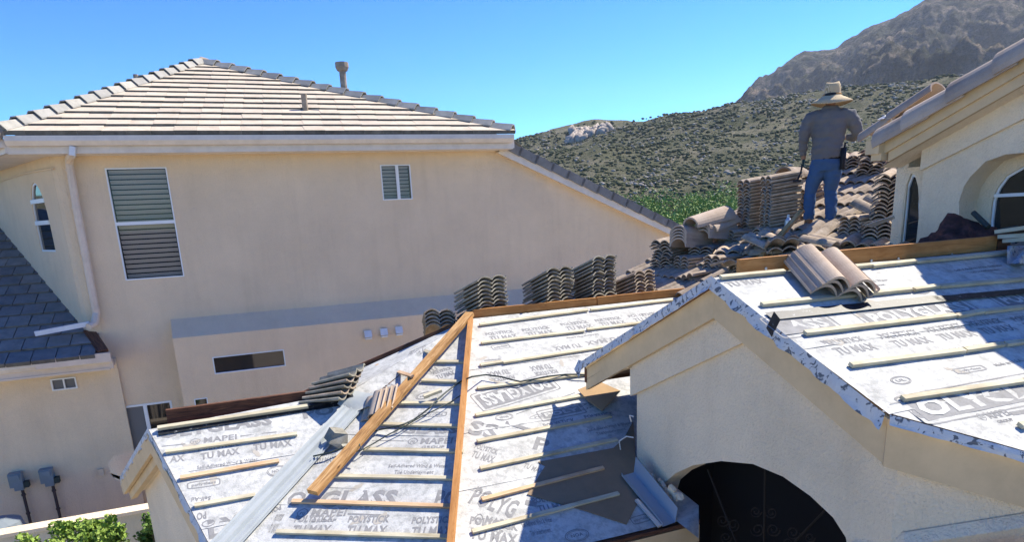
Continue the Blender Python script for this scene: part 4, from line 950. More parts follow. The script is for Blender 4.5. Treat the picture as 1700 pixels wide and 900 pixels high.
# left gable
m = PrintSet(M_PRINT)
text(m, PG, (264, 727), (452, 703), 'OLYGLASS', .125, bold=.045); text(m, PG, (504, 694), (556, 685), 'PO', .11, bold=.045)
mapei(m, PG, (314, 737), (393, 728), .062); strip(m, PG, (399, 724), (459, 717), .012); strip(m, PG, (268, 741), (307, 737), .012)
tumax(m, PG, (333, 763), (398, 753), .075); tumax(m, PG, (421, 748), (485, 739), .075); text(m, PG, (282, 767), (306, 764), 'AX', .07)
selfad(m, PG, (327, 779), (428, 765), .038); pill(m, PG, (310, 807), (366, 798), .04); badge(m, PG, (460, 781), .085, .06)
tumax(m, PG, (462, 829), (410, 838), .075); text(m, PG, (350, 823), (318, 826), 'Self-Ad', .04); text(m, PG, (342, 849), (326, 852), 'PO', .07)
text(m, PG, (347, 893), (405, 880), 'LY', .16, bold=.045); ringpoly(m, PG, PG.at(346, 869, .0125), .05, .035, .009, n=10)
strip(m, PG, (364, 868), (410, 861), .01)
m.build('printed_lettering', M_PRINT, HS)
# right gable
m = PrintSet(M_PRINT)
text(m, PR, (1211, 474.5), (1273, 467), 'TU MAX', .06); selfad(m, PR, (1398, 472), (1476, 464), .03); selfad(m, PR, (1588, 449), (1666, 440), .03)
badge(m, PR, (1528, 482), .09, .04); strip(m, PR, (1592, 473), (1630, 469), .012)
banner(m, W_, PR, (1305, 550), (1380, 540), 'LASS', .10); banner(m, W_, PR, (1455, 535), (1612, 513), 'POLYGLASS', .105); banner(m, W_, PR, (1672, 503), (1800, 492), 'POLYGLASS', .105)
for (a, b) in (((1394, 587), (1460, 578)), ((1489, 575), (1552, 566)), ((1567, 563), (1624, 555)), ((1637, 553), (1692, 546)), ((1712, 544), (1770, 536))): tumax(m, PR, a, b, .068)
selfad(m, PR, (1581, 582), (1675, 567), .03, False); text(m, PR, (1413, 611), (1431, 606), 'Water', .03)
badge(m, PR, (1496, 630), .07, .038, 'UL'); pill(m, PR, (1585, 616), (1635, 608), .028); text(m, PR, (1655, 607), (1700, 598), 'Made in U.S.A.', .025)
banner(m, W_, PR, (1541, 690), (1790, 640), 'OLYGLASS', .115, .03); mapei(m, PR, (1630, 696), (1680, 687), .05); strip(m, PR, (1683, 688), (1760, 676), .03)
text(m, PR, (1526, 694), (1560, 690), 'O', .08)
m.build('printed_lettering', M_PRINT2 if False else M_PRINT, HS)
W_.build('light_lettering', M_UND, HS)
rgn = random.Random(31)
for pl_, bx in ((PM, (800, 1000, 560, 880)), (PR, (1300, 1690, 470, 640)), (PL, (560, 740, 700, 880)), (PG, (300, 460, 730, 820))):
    for k in range(5):
        a = (rgn.uniform(bx[0], bx[1]), rgn.uniform(bx[2], bx[3])); mb = MB(); c = pl_.at(*a); r1 = rgn.uniform(.03, .09); r2 = r1*rgn.uniform(.2, .5); an = rgn.uniform(0, PI); d_ = Vector((math.cos(an), math.sin(an), 0)); d_ = (d_-pl_.n*d_.dot(pl_.n)).normalized(); e_ = pl_.n.cross(d_)
        P_ = [c+d_*(r1*math.cos(t)*(1+.4*noise.noise(Vector((t*2, k, a[0])))))+e_*(r2*math.sin(t)*(1+.6*noise.noise(Vector((t*3, k, a[1]))))) for t in [2*PI*i/18 for i in range(18)]]
        mb.add(drape(P_, .0012), [tuple(range(18))]); mb.build('dirt_smudge', M_SMUDGE, HS)
# joints and staples drawn as thin seams of the sheets
m = MB(); strip(m, PR, (1478, 671), (1700, 629), .004); strip(m, PM, (800, 704), (860, 712), .004); strip(m, PM, (857, 688), (955, 652), .005); strip(m, PM, (783, 813), (830, 826), .004); m.build('sheet_seam', M_PRINT2, HS)

# ================================================================ TILES
def stile_mesh(name, mt, wd=.325, ln=.42, h=.043, th=.016, nb=2, seg=12):
    """double barrel concrete tile: waves across x, length along y, nose at y = 0"""
    m = MB(); n = nb*seg; top = []; 
    for i in range(n+1):
        x = -wd/2+wd*i/n; ph = (i/seg) % 1.0; z = h*max(0.0, math.sin(PI*((i/seg) % 1.0 if i < n else 1.0)))**0.8
        top.append((x, z))
    top = [(-wd/2-.012, .006)]+top+[(wd/2+.016, .004), (wd/2+.024, .018)]
    N_ = len(top); vs = []
    for y in (0.0, ln):
        for x, z in top: vs.append((x, y, z+th))
        for x, z in top: vs.append((x, y, z))
    fs = []
    for i in range(N_-1):
        fs.append((i, i+1, 2*N_+i+1, 2*N_+i)); fs.append((N_+i, 3*N_+i, 3*N_+i+1, N_+i+1)); fs.append((i, N_+i, N_+i+1, i+1)); fs.append((2*N_+i, 2*N_+i+1, 3*N_+i+1, 3*N_+i))
    fs += [(0, 2*N_, 3*N_, N_), (N_-1, 2*N_-1, 4*N_-1, 3*N_-1)]
    m.add(vs, fs); me = m.mesh(name, mt); return me
ST = stile_mesh('barrel_tile', M_TILE, seg=8); STG = stile_mesh('barrel_tile_grey', M_TILE_G, seg=8); STP = stile_mesh('barrel_tile_pink', M_TILE_P, seg=14)
STGL = stile_mesh('barrel_tile_grey_large', M_TILE_G, wd=.40, ln=.50, h=.043, seg=8); STL = stile_mesh('barrel_tile_large', M_TILE, wd=.38, ln=.48, h=.043, seg=8)
def half_mesh(name, mt, r0=.13, r1=.105, ln=.46, th=.018, seg=12):
    m = MB(); vs = []
    for y, r in ((0, r0), (ln, r1)):
        for rr_ in (r, r-th):
            for i in range(seg+1): a = PI*i/seg; vs.append((rr_*math.cos(a), y, rr_*math.sin(a)*.92))
    K = seg+1; fs = []
    for i in range(seg):
        fs += [(i, i+1, 2*K+i+1, 2*K+i), (K+i, 3*K+i, 3*K+i+1, K+i+1), (i, K+i, K+i+1, i+1), (2*K+i, 2*K+i+1, 3*K+i+1, 3*K+i)]
    fs += [(0, 2*K, 3*K, K), (seg, K+seg, 3*K+seg, 2*K+seg)]
    m.add(vs, fs); return m.mesh(name, mt)
HT = half_mesh('half_round_tile', M_TILE_P); HTG = half_mesh('half_round_tile_b', M_TILE)

PT = Plane((7.05, 6.83, -0.38), (-math.sin(A22), 0, math.cos(A22)))   # the main tiled slope, rising to the right
deck(PT, [PT.pt(3.6, 8.9), PT.pt(9.6, 8.9), PT.pt(9.6, 3.75), PT.pt(6.4, 3.75), PT.pt(4.9, 6.3), PT.pt(4.4, 7.2)])
# far slope of the middle ridge, under the stacks
PMb = Plane(H0, (0, math.sin(A22), math.cos(A22)))
deck(PMb, [H0, PMb.pt(5.4, H0.y), PMb.pt(5.4, 8.9), PMb.pt(1.62, 8.9)])
# laid tiles
rg = random.Random(8); upT = Vector((PT.n.z, 0, -PT.n.x)); n_laid = 0
for i in range(13):
    for j in range(16):
        x = 4.75+i*.345; y = 3.95+j*.322
        if x > 9.4: continue
        zt_ = PT.z(x, y); lim = max(PMb.z(x, y) if y > H0.y else PM.z(x, y), PB.z(x, y) if y > AP.y and x < 6.6 else -9)
        if zt_ < lim-.05: continue
        if y < 5.3 and x < 6.3: continue
        if x > 6.9 and y < 4.6: continue
        o = PT.pt(x, y, .035+rg.uniform(0, .012)); ay = upT-PT.n*(.10+rg.uniform(-.03, .03)); ax = ay.cross(Vector((0, 0, 1))).normalized()
        place('roof_tile', ST, frame(o, ax+Vector((0, 0, rg.uniform(-.03, .03))), ay), HS); n_laid += 1
TILE_LOOSE = [0]
def stack(o, ax, ay, n, me, lab, grp, toplab=None, dz=.044, jit=.012, rot=.03, lean=(0, 0), seed=0, cat='roof tile'):
    """n loose tiles piled up from point o; ax across, ay along the tile; every tile is a thing of its own"""
    rg = random.Random(seed*7+n); o = Vector(o); ax = Vector(ax); ay = Vector(ay)
    for k in range(n):
        r_ = rg.uniform(-rot, rot); axk = ax+ay*r_; p = o+Vector((lean[0]*k+rg.uniform(-jit, jit), lean[1]*k+rg.uniform(-jit, jit), dz*k))
        last = (k == n-1 and toplab)
        place('loose_tile', me, frame(p, axk, ay-ax*r_+Vector((0, 0, rg.uniform(-.02, .02)))), None, label=toplab if last else lab, category=cat, group=None if last else grp); TILE_LOOSE[0] += 1
# stacks behind the middle ridge: tile heads face us, length runs away down the far slope
bs = Vector((0, PMb.n.z, -PMb.n.y)).normalized()
def back_stack(px, n, y, lab, grp, toplab, me=None, rz=0.0, seed=0, dz=.046, zoff=-0.10):
    me = STGL if me is None else STL
    x = onY(px, 520, y).x; o = PMb.pt(x, y, zoff); ay = (bs+Vector((-rz, 0, 0))).normalized(); stack(o, (1, rz, 0), ay, n, me, lab, grp, toplab, dz=dz, seed=seed)
back_stack(818, 13, 7.27, 'grey barrel roof tile in the tall stack nearest the loose board, at the ridge corner', 'tall tile stack at the ridge corner', 'topmost tile of the stack at the ridge corner behind the loose board', seed=1, rz=.34)
back_stack(862, 4, 7.42, 'barrel roof tile in the low pile between the two leftmost tall stacks', 'low tile pile between the leftmost tall stacks', None, ST, seed=2, zoff=-.13)
back_stack(930, 14, 7.30, 'grey barrel roof tile in the second tall stack along the ridge board', 'second tall tile stack along the ridge board', 'topmost tile of the second tall stack along the ridge board', seed=3, rz=.30)
back_stack(1001, 17, 7.42, 'grey barrel roof tile in the tallest stack behind the ridge board', 'tallest tile stack behind the ridge board', 'topmost tile of the tallest stack behind the ridge board', seed=4, rz=.32)
back_stack(1068, 13, 7.55, 'brown barrel roof tile in the stack at the right end of the ridge board', 'tile stack at the right end of the ridge board', 'topmost tile of the stack at the right end of the ridge board', ST, seed=5, rz=.34)
o = H0+Vector((-.30, .22, -.10)); stack(o, (1, -.2, -.1), (-.12, .92, -.38), 5, ST, 'brown barrel roof tile in the low pile left of the ridge corner', 'low tile pile left of the ridge corner', 'topmost tile of the low pile left of the ridge corner', seed=6, dz=.042)
# piles on the main slope
def on_T(px, py, off=0.03): return PT.at(px, py, off)
def tstack(px, py, n, azd, tilt, lab, grp, toplab=None, me=ST, dz=.044, seed=0, off=.05, jit=.012, rot=.03, lean=(0, 0)):
    a = math.radians(azd); ay = Vector((math.sin(a), math.cos(a), tilt)).normalized(); ax = Vector((math.cos(a), -math.sin(a), 0)); stack(on_T(px, py, off), ax, ay, n, me, lab, grp, toplab, dz=dz, seed=seed, jit=jit, rot=rot, lean=lean)
tstack(1232, 384, 16, 100, .10, 'brown barrel roof tile in the left one of the two tall twin stacks', 'left twin tile stack', 'topmost tile of the left twin stack beside the worker', seed=11)
tstack(1268, 388, 17, 108, .12, 'brown barrel roof tile in the right one of the two tall twin stacks', 'right twin tile stack', 'topmost tile of the right twin stack beside the worker', seed=12)
tstack(1318, 352, 7, 80, .2, 'brown barrel roof tile in the pile right behind the worker knees', 'tile pile behind the worker knees', None, seed=13)
tstack(1205, 404, 4, 92, .0, 'dark roof tile in the flat pile under the left twin stack', 'flat pile under the left twin stack', seed=14, rot=.02, off=.04)
tstack(1262, 403, 4, 92, .02, 'dark roof tile in the flat pile under the right twin stack', 'flat pile under the right twin stack', seed=15, off=.04)
tstack(1162, 432, 4, 60, .05, 'barrel roof tile in the pile below the half round tiles', 'tile pile below the half round tiles', 'topmost barrel tile below the half round tiles', seed=16, rot=.12)
tstack(1205, 434, 3, 50, .1, 'barrel roof tile in the pile left of the pale plank', 'tile pile left of the pale plank', 'topmost barrel tile left of the pale plank', seed=17, rot=.2)
tstack(1130, 448, 4, 90, .03, 'roof tile in the left flat pile by the board end', 'left flat pile by the board end', seed=18)
tstack(1180, 448, 4, 90, .03, 'roof tile in the flat pile right at the board end', 'flat pile right at the board end', seed=19)
tstack(1096, 446, 9, 70, .1, 'roof tile in the ragged pile touching the neighbour wall corner', 'ragged tile pile left', 'topmost tile of the ragged pile before the far wall', seed=20, rot=.25, jit=.03)
tstack(1408, 392, 5, 96, .02, 'roof tile in the flat pile just right of the boots', 'flat pile right of the boots', 'topmost tile of the flat pile right of the boots', seed=21)
tstack(1470, 384, 14, 60, .15, 'brown roof tile in the stack against the arched side window', 'stack against the arched side window', 'topmost tile of the stack against the arched side window', seed=22, rot=.06)
tstack(1442, 292, 8, 60, .12, 'brown roof tile in the pile under the eave corner behind the worker', 'pile under the eave corner', 'topmost tile of the pile under the eave corner', seed=23, rot=.15, jit=.03)
tstack(1405, 285, 5, 45, .2, 'brown roof tile in the low pile by the worker hip', 'low pile by the worker hip', None, seed=24, rot=.2)
tstack(1455, 402, 5, 75, .05, 'roof tile in the pile under the bent metal sheet', 'pile under the bent metal sheet', None, seed=25, rot=.1)
tstack(1290, 315, 3, 100, .15, 'roof tile lying behind the twin stacks', 'tiles behind the twin stacks', None, seed=26, rot=.3)
tstack(1235, 455, 2, 70, .1, 'barrel roof tile in front of the pale plank', 'tiles in front of the pale plank', None, seed=27, rot=.3)
for k in range(34):
    px, py = rg.uniform(1100, 1470), rg.uniform(330, 455)
    if py < 470-(px-1090)*.42 or (px > 1350 and py < 372) or (px > 1470) or (1310 < px < 1410 and py < 405): continue
    a = rg.uniform(0, PI*2); p = on_T(px, py, .10+rg.uniform(0, .05))
    place('loose_tile', ST, frame(p, (math.cos(a), -math.sin(a), rg.uniform(-.15, .25)), (math.sin(a), math.cos(a), rg.uniform(-.1, .5))), None, label='loose tile strewn at an odd angle over the tiled slope below the worker', category='roof tile', group='tiles strewn below the worker')
# scattered shards and tiles on the slope
rg = random.Random(21)
for k, (px, py, az) in enumerate([(1255, 425, 50), (1300, 400, 20), (1345, 395, 70), (1290, 432, 110), (1345, 420, 40), (1420, 410, 60), (1375, 425, 80), (1140, 462, 100), (1320, 335, 30), (1465, 350, 20)]):
    a = math.radians(az); place('loose_tile', ST, frame(on_T(px, py, .10), (math.cos(a), -math.sin(a), rg.uniform(-.2, .3)), (math.sin(a), math.cos(a), rg.uniform(0, .45))), None,
        label=['single tile left of the leaning plank', 'single tile just left of the worker boots', 'single tile under the worker heel', 'single tile near the foot of the leaning plank', 'single tile in the shade below the boots', 'single tile below the flat pile right of the boots', 'single tile behind the long ridge board', 'single tile left of the short ridge board end', 'single tile left of the worker knees', 'single tile leaning at the arched side window'][k], category='roof tile')
# big half round tiles
def halft(px, py, az, tilt, z, lab, grp=None, me=HT, off=.05, sc_=1.0):
    a = math.radians(az); p = on_T(px, py, off)+Vector((0, 0, z)); M_ = frame(p, (math.cos(a), -math.sin(a), 0), (math.sin(a), math.cos(a), tilt)) @ Matrix.Scale(sc_, 4)
    place('half_round', me, M_, None, label=lab, category='ridge tile', group=grp)
for k in range(5): halft(1166, 416, 250, .12, .02+k*.042, 'topmost half round tile of the left bundle' if k == 4 else 'big half round tile nested in the left bundle of half rounds', None if k == 4 else 'left bundle of half round tiles', sc_=1.35, off=.02)
for k in range(4): halft(1208, 398, 255, .10, .0+k*.042, 'topmost half round tile of the right bundle' if k == 3 else 'big half round tile nested in the right bundle of half rounds', None if k == 3 else 'right bundle of half round tiles', sc_=1.3, off=.02)
halft(1204, 398, 262, -.14, .30, 'big pinkish half round tile lying across both bundles', sc_=1.5)
halft(1212, 392, 250, -.20, .20, 'half round tile poking out behind the twin stack', sc_=1.2)
halft(1325, 300, 245, .05, .05, 'half round tile standing left of the worker glove', me=HTG, sc_=1.35); halft(1312, 330, 262, .0, .03, 'half round tile lying below the glove', me=HTG, sc_=1.2)
halft(1226, 452, 70, .25, .0, 'half round tile leaning in the pile left of the planks', me=HTG, sc_=1.15)
# the two tiles on the right slope
bt = PR.at(1400, 497, .02); ud = (PR.at(1345, 432, .02)-PR.at(1405, 497, .02)).normalized(); axb = ud.cross(PR.n).normalized()
STB = stile_mesh('barrel_tile_big', M_TILE_P, wd=.36, ln=.50, h=.07, th=.018, seg=14)
for k in range(3):
    p = bt+PR.n*(.0+.034*k)+axb*(-.05+.03*k)
    place('loose_tile', STB, frame(p, axb-PR.n*(.10-.03*k), ud), None, label='pinkish double barrel tile in the small bundle on the right roof', category='roof tile', group='tile bundle on the right roof')
# pile on the left gable ridge, tiles behind the loose board
pb = Vector((.55, yG+.10, zG-.02))
for k in range(5):
    place('loose_tile', ST if k % 2 else STG, frame(Vector((.42+.035*k, 6.55+.03*k, zG+.0+.034*k)), (.55, .8, .05), (.80, -.5, .12+.03*k)), None, label='tile in the fanned pile at the right end of the dark ridge board', category='roof tile', group='fanned pile at the dark ridge board')
FT = flat_mesh('flat_loose_tile', M_TILE_P, .22, .33)
pq = PL.at(640, 693, .06)
for k in range(4):
    p = PL.at(612+k*9, 698-k*3, .03)
    place('loose_tile', STP, frame(p, (.5, -.62, .55), (.30, .75, .42)) @ Matrix.Scale(.72, 4), None, label='tile in the tight fan leaning on the loose hip board', category='roof tile', group='tile fan leaning on the loose hip board')
pv = PG.at(553, 722, .10)
m = MB(); c = pv; m.prism([c+Vector(v)*.75 for v in ((-.11, 0, -.02), (-.07, .03, .03), (-.03, .03, .09), (.05, .05, .07), (.12, .03, .05), (.10, -.02, -.05), (.03, -.03, -.04), (.0, -.05, -.09))], (0.03, -.10, -.03)); m.build('broken_tile', M_TILE_G, label='broken chunk of tile sitting on the valley metal', category='tile shard')
# planks
def plank(name, a, b, wd, ht, m_, lab, cat='plank'):
    mb = MB(); mb.beam(a, b, Z_, wd, ht); return mb.build(name, m_, None, label=lab, category=cat)
def PLo(px, py, off): return PL.at(px, py, off)
la = PL.at(778, 548, .20); lb_ = PL.at(520, 822, .10); lm = (lb_-la).normalized()
mb = MB(); mb.beam(H0+Vector((-.03, -.06, .05)), lb_+lm*.0, PL.n, .10, .045); mb.build('loose_board', M_LOOSE, None, label='weathered orange brown plank lying loose down the hip of the roof', category='plank')
pA = on_T(1262, 432, .12); pB = on_T(1332, 352, .30)
plank('plank', pA, pB, .07, .035, M_LOOSE, 'thin weathered plank leaning up the tiles left of the worker')
pA = on_T(1258, 434, .10); pB = on_T(1290, 405, .16)
plank('plank', pA, pB, .12, .03, M_BOARD, 'short fresh brown board end beside the thin weathered plank')
m = MB(); a = PL.at(704, 661, .05); b = PL.at(733, 650, .05); m.beam(a, b, PL.n, .04, .03); m.build('wood_offcut', M_BATTEN, None, label='short batten offcut lying between two battens near the hip', category='offcut')
m = MB(); c = on_T(1455, 372, .35); m.prism([onX(1435, 374, 6.15), onX(1484, 358, 6.1), onX(1486, 363, 6.3), onX(1447, 378, 6.3)], (0, 0, .004))
m.build('metal_sheet', M_METAL, None, label='bent light metal sheet on the tile pile beside the arched side window', category='metal sheet')
m = MB(); c = on_T(1308, 374, .12); m.tube([c+Vector((0, 0, -.08)), c+Vector((0, 0, .06)), c+Vector((0, 0, .10)), c+Vector((0, 0, .14))], [.045, .045, .02, .018], 10); m.build('water_bottle', M_METAL, None, label='crushed clear water bottle among the tiles left of the boots', category='bottle')
# black air hose
hp = [(520, 758), (548, 752), (576, 741), (589, 729), (606, 721), (630, 714), (655, 709), (670, 705), (687, 697), (700, 688), (714, 677), (727, 663), (741, 651), (754, 641), (768, 632), (783, 626), (806, 622.5), (833, 626), (848, 630.5), (864, 634)]
m = MB()
def hose(pts, pl_of):
    return [pl_of(x).at(x, y, .035+.03*abs(math.sin(x*.05))) if not 774 < x < 795 else pl_of(x).at(x, y, .15) for x, y in pts]
m.tube(hose(hp+[(885, 630), (912, 625), (938, 622), (960, 622), (992, 624)], lambda x: PL if x < 784 else PM), .008, 6)
hb = m.build('air_hose', M_BLACK, None, label='thin black air hose curling across the hip from the loose board', category='hose')
m = MB(); m.tube(hose([(585, 752), (600, 748), (620, 737), (645, 722), (672, 708), (700, 692), (725, 680), (748, 668), (766, 656)], lambda x: PL), .006, 6); m.tube([PL.at(596, 727, .12), PL.at(597, 740, .13), PL.at(601, 748, .11)], .006, 6)
m.build('air_hose', M_BLACK, None, label='second thin black hose passing under the loose board end', category='hose')
print('laid', n_laid, 'loose', TILE_LOOSE[0])

# ================================================================ THE HIGHER WING ON THE RIGHT
RX, RWX = 6.1, 6.35
q0 = onX(1474, 232, RX); q1 = onX(1700, 95, RX); rsl = (q1.z-q0.z)/(q0.y-q1.y)
zt2 = lambda y: q0.z+(q0.y-y)*rsl                # top of the rake fascia
yL = onX(1455, 245, RX).y; yT = 3.0
slp = Vector((0, -1, rsl)).normalized()
def band(name, top, bot, y0, y1, x0, x1, m_):
    mb = MB(); mb.prism([Vector((x0, y0, zt2(y0)+top)), Vector((x0, y1, zt2(y1)+top)), Vector((x0, y1, zt2(y1)+bot)), Vector((x0, y0, zt2(y0)+bot))], (x1-x0, 0, 0)); return mb.build(name, m_, HS)
fh = zt2(onX(1501, 251, RX).y)-onX(1501, 251, RX).z
band('rake_fascia', 0, -fh*.55, yL, yT, RX, RX+.05, M_FASCIA); band('rake_fascia', -fh*.55, -fh, yL-.12, yT, RX+.03, RX+.09, M_FASCIA)
for dy in (1,):
    mb = MB(); mb.prism([Vector((RX, yT, zt2(yT))), Vector((RX, yT-3.5, zt2(yT)-1.4)), Vector((RX, yT-3.5, zt2(yT)-1.65)), Vector((RX, yT, zt2(yT)-.25))], (.08, 0, 0)); mb.build('rake_fascia', M_FASCIA, HS)
# boxed eave return
mb = MB(); c = onX(1462, 248, RX+.05); mb.box(c+Vector((.05, .0, .02)), X_, (0, 1, 0), Z_, .34, .16, .13); mb.box(c+Vector((.06, -.03, -.075)), X_, (0, 1, 0), Z_, .30, .12, .07); mb.box(c+Vector((1.2, .02, .02)), X_, (0, 1, 0), Z_, 2.0, .05, .13); mb.build('eave_return', M_FASCIA, HS)
mb = MB(); e0 = Vector((RX+.05, yL-.02, zt2(yL)-fh)); mb.add([e0, Vector((RX+.05, yT, zt2(yT)-fh)), Vector((RWX+.1, yT, zt2(yT)-fh)), Vector((RWX+.1, yL-.02, zt2(yL)-fh))], [(0, 1, 2, 3)]); mb.build('soffit', M_STUCCO, HS)
# roof planes behind the rake
mb = MB(); mb.add([(RX, yL+.1, zt2(yL+.1)+.02), (RX, yT, zt2(yT)+.02), (9.5, yT, zt2(yT)+.02), (9.5, yL+.1, zt2(yL+.1)+.02), (RX, yT-3.5, zt2(yT)-1.38), (9.5, yT-3.5, zt2(yT)-1.38)], [(0, 1, 2, 3), (1, 4, 5, 2)]); mb.build('roof_deck', M_TILE, HS)
# walls
U = lambda px, py, x=RWX: (onX(px, py, x).y, onX(px, py, x).z)
ycr = U(1535, 268)[0]
bigo = [U(1594, 420), U(1592, 335), U(1600, 310), U(1611, 293), U(1636, 268), U(1670, 256), U(1715, 252), U(1770, 270), U(1800, 310), U(1810, 420)]
m = MB(); panel(m, (RWX, 0, 0), (0, 1, 0), Z_, [(ycr, -1.2), (ycr, zt2(ycr)-fh-.005), (yT, zt2(yT)-fh), (1.2, zt2(yT)-fh-.6), (1.2, -1.2)], [bigo], (.34, 0, 0)); m.build('wall', M_STUCCO, HS)
m = MB(); m.prism([Vector((RWX-.035, ycr+.015, zt2(ycr)-fh-.005)), Vector((RWX-.035, yT, zt2(yT)-fh-.003)), Vector((RWX-.035, yT, zt2(yT)-fh-.24)), Vector((RWX-.035, ycr+.015, zt2(ycr)-fh-.20))], (.034, 0, 0)); m.build('stucco_band', M_STUCCO, HS)
x2 = RWX+.14
nar = [U(1494, 425, x2), U(1499, 340, x2), U(1504, 308, x2), U(1512, 288, x2), U(1519, 290, x2), U(1524, 310, x2), U(1526, 340, x2), U(1523, 425, x2)]
y2 = U(1487, 300, x2)[0]
m = MB(); panel(m, (x2, 0, 0), (0, 1, 0), Z_, [(y2, -1.3), (y2, zt2(y2)-fh+.02), (ycr-.02, zt2(y2)-fh+.02), (ycr-.02, -1.3)], [nar], (.12, 0, 0)); m.build('wall', M_STUCCO, HS)
m = MB(); m.box((x2+1.0, y2-.07, -.3), X_, (0, 1, 0), Z_, 1.99, .12, 1.6); m.build('wall', M_STUCCO, HS)
# windows
def arch_window(o, pts, x, gm, fw=.035, bars=()):
    P = [Vector((x, a, b)) for a, b in pts]; cen = sum(P, Vector())/len(P); n = len(P); inn = [p+(cen-p).normalized()*fw for p in P]; e = Vector((.03, 0, 0))
    mb = MB(); mb.add(P+inn+[p+e for p in inn], [(i, (i+1) % n, (i+1) % n+n, i+n) for i in range(n)]+[(i+n, (i+1) % n+n, (i+1) % n+2*n, i+2*n) for i in range(n)]); mb.build('window_frame', M_VINYL, HS)
    mb = MB(); mb.add([p+e*.6 for p in inn], [tuple(range(n))]); mb.build('pane', gm, HS)
    for (a, b) in bars: mb = MB(); mb.beam(Vector((x, *a)), Vector((x, *b)), (-1, 0, 0), .03, .02); mb.build('mullion', M_VINYL, HS)
arch_window(None, nar, x2+.03, M_GLASSD, .03)
xi = RWX+.25
ino = [U(1643, 420, xi), U(1643, 369, xi), U(1647, 333, xi), U(1655, 312, xi), U(1670, 292, xi), U(1700, 275, xi), U(1740, 280, xi), U(1790, 330, xi), U(1800, 420, xi)]
m = MB(); panel(m, (xi, 0, 0), (0, 1, 0), Z_, [(U(1560, 420, xi)[0], -1.2), (U(1560, 230, xi)[0], .62), (1.3, .8), (1.3, -1.2)], [ino], (.05, 0, 0)); m.build('window_surround', M_STUCCO, HS)
arch_window(None, ino, xi+.02, M_GLASSD, .02, bars=[(U(1650, 325, xi), U(1790, 318, xi))])
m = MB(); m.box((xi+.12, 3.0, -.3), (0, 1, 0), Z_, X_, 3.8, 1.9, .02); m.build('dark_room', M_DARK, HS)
# big rake tiles
RT_M = half_mesh('rake_cap_tile', M_TILE_P, .245, .22, .60, .022, 14)
ptsr = [(1463, 216), (1512, 184), (1588, 130), (1668, 76), (1760, 14)]
for k, q in enumerate(ptsr):
    p = onX(q[0], q[1], RX+.02); p.z = zt2(p.y)-.02; p.x = RX+.16
    place('rake_tile', RT_M, frame(p, (-1, 0, -0.02), slp+Vector((0, 0, -.035))), HS)
for k in range(7):
    p = Vector((RX+.05+.165*k*.6, yL+.06, zt2(yL)+.035)); m = MB(); m.tube([p, p+Vector((0, -.3, .10))], .042, 8); m.build('eave_tile', M_TILE, HS)
caps_a = onX(1440, 236, 6.9); caps_b = onX(1530, 172, 6.9)
for k in range(2):
    p = caps_a.lerp(caps_b, k*.55); place('ridge_tile', HT, frame(p, (-1, 0, 0), (caps_b-caps_a).normalized()) @ Matrix.Scale(1.15, 4), HS)
m = MB(); c = onX(1455, 205, 6.75); m.grid(lambda u, v: c+Vector((.3*u, -.18*v, .05*math.sin(u*6)*math.sin(v*5)+.04)), 8, 6)
m.build('work_rag', M_WHITE, None, label='blue and white rag lying on the eave tiles beside the worker elbow', category='rag')
# things at the wall foot
M_CHAR = concrete('charred_tar', (0.025, 0.02, 0.02), (0.07, 0.035, 0.03), (0.16, 0.07, 0.055), 9)
def lumpy(name, c, sx, sy, sz, m_, lab, cat, seed):
    mb = MB(); nu, nv = 26, 12; vs = []
    for j in range(nv+1):
        for i in range(nu):
            a = 2*PI*i/nu; b = PI/2*j/nv; d = Vector((math.cos(a)*math.cos(b), math.sin(a)*math.cos(b), math.sin(b))); k = 1+.35*noise.noise(d*2.6+Vector((seed, 0, 0)))+.12*noise.noise(d*7+Vector((seed, 1, 0))); vs.append(Vector(c)+Vector((d.x*sx, d.y*sy, d.z*sz))*k)
    mb.add(vs, [(j*nu+i, j*nu+(i+1) % nu, (j+1)*nu+(i+1) % nu, (j+1)*nu+i) for j in range(nv) for i in range(nu)]); return mb.build(name, m_, None, smooth=True, label=lab, category=cat)
cc = onX(1578, 406, 5.75); lumpy('torn_tarp', (5.85, cc.y, cc.z-.10), .30, .32, .28, M_CHAR, 'dark charred heap of torn felt behind the ridge board by the wall', 'debris heap', 2)
m = MB(); m.tube([onX(1616, 353, 5.9), onX(1641, 377, 5.85)], .022, 8); m.build('black_pipe', M_BLACK, None, label='short black pipe poking up before the big arched window', category='pipe')
m = MB(); m.tube([onX(1636, 390, 5.9), onX(1665, 380, 5.9), onX(1690, 376, 5.9)], .010, 6); m.build('black_bar', M_BLACK, None, label='thin black bar lying under the big arched window', category='bar')
for k, (a, b) in enumerate((((1655, 388), (1712, 380)), ((1660, 396), (1730, 392)), ((1668, 403), (1722, 399)))):
    m = MB(); m.beam(onX(a[0], a[1], 5.75), onX(b[0], b[1], 5.75), Z_, .06, .03); m.build('batten_scrap', M_BATTEN, None, label=['topmost pale batten scrap under the big arched window', 'middle pale batten scrap under the big arched window', 'lowest pale batten scrap under the big arched window'][k], category='batten scrap')
m = MB(); m.grid(lambda u, v: PR.at(1672+40*u, 408+30*v, .05+.04*math.sin(u*9+v*4)), 10, 8); m.build('membrane_scrap', M_EDGE, None, smooth=True, label='crumpled printed membrane scrap at the end of the long ridge board', category='membrane scrap')

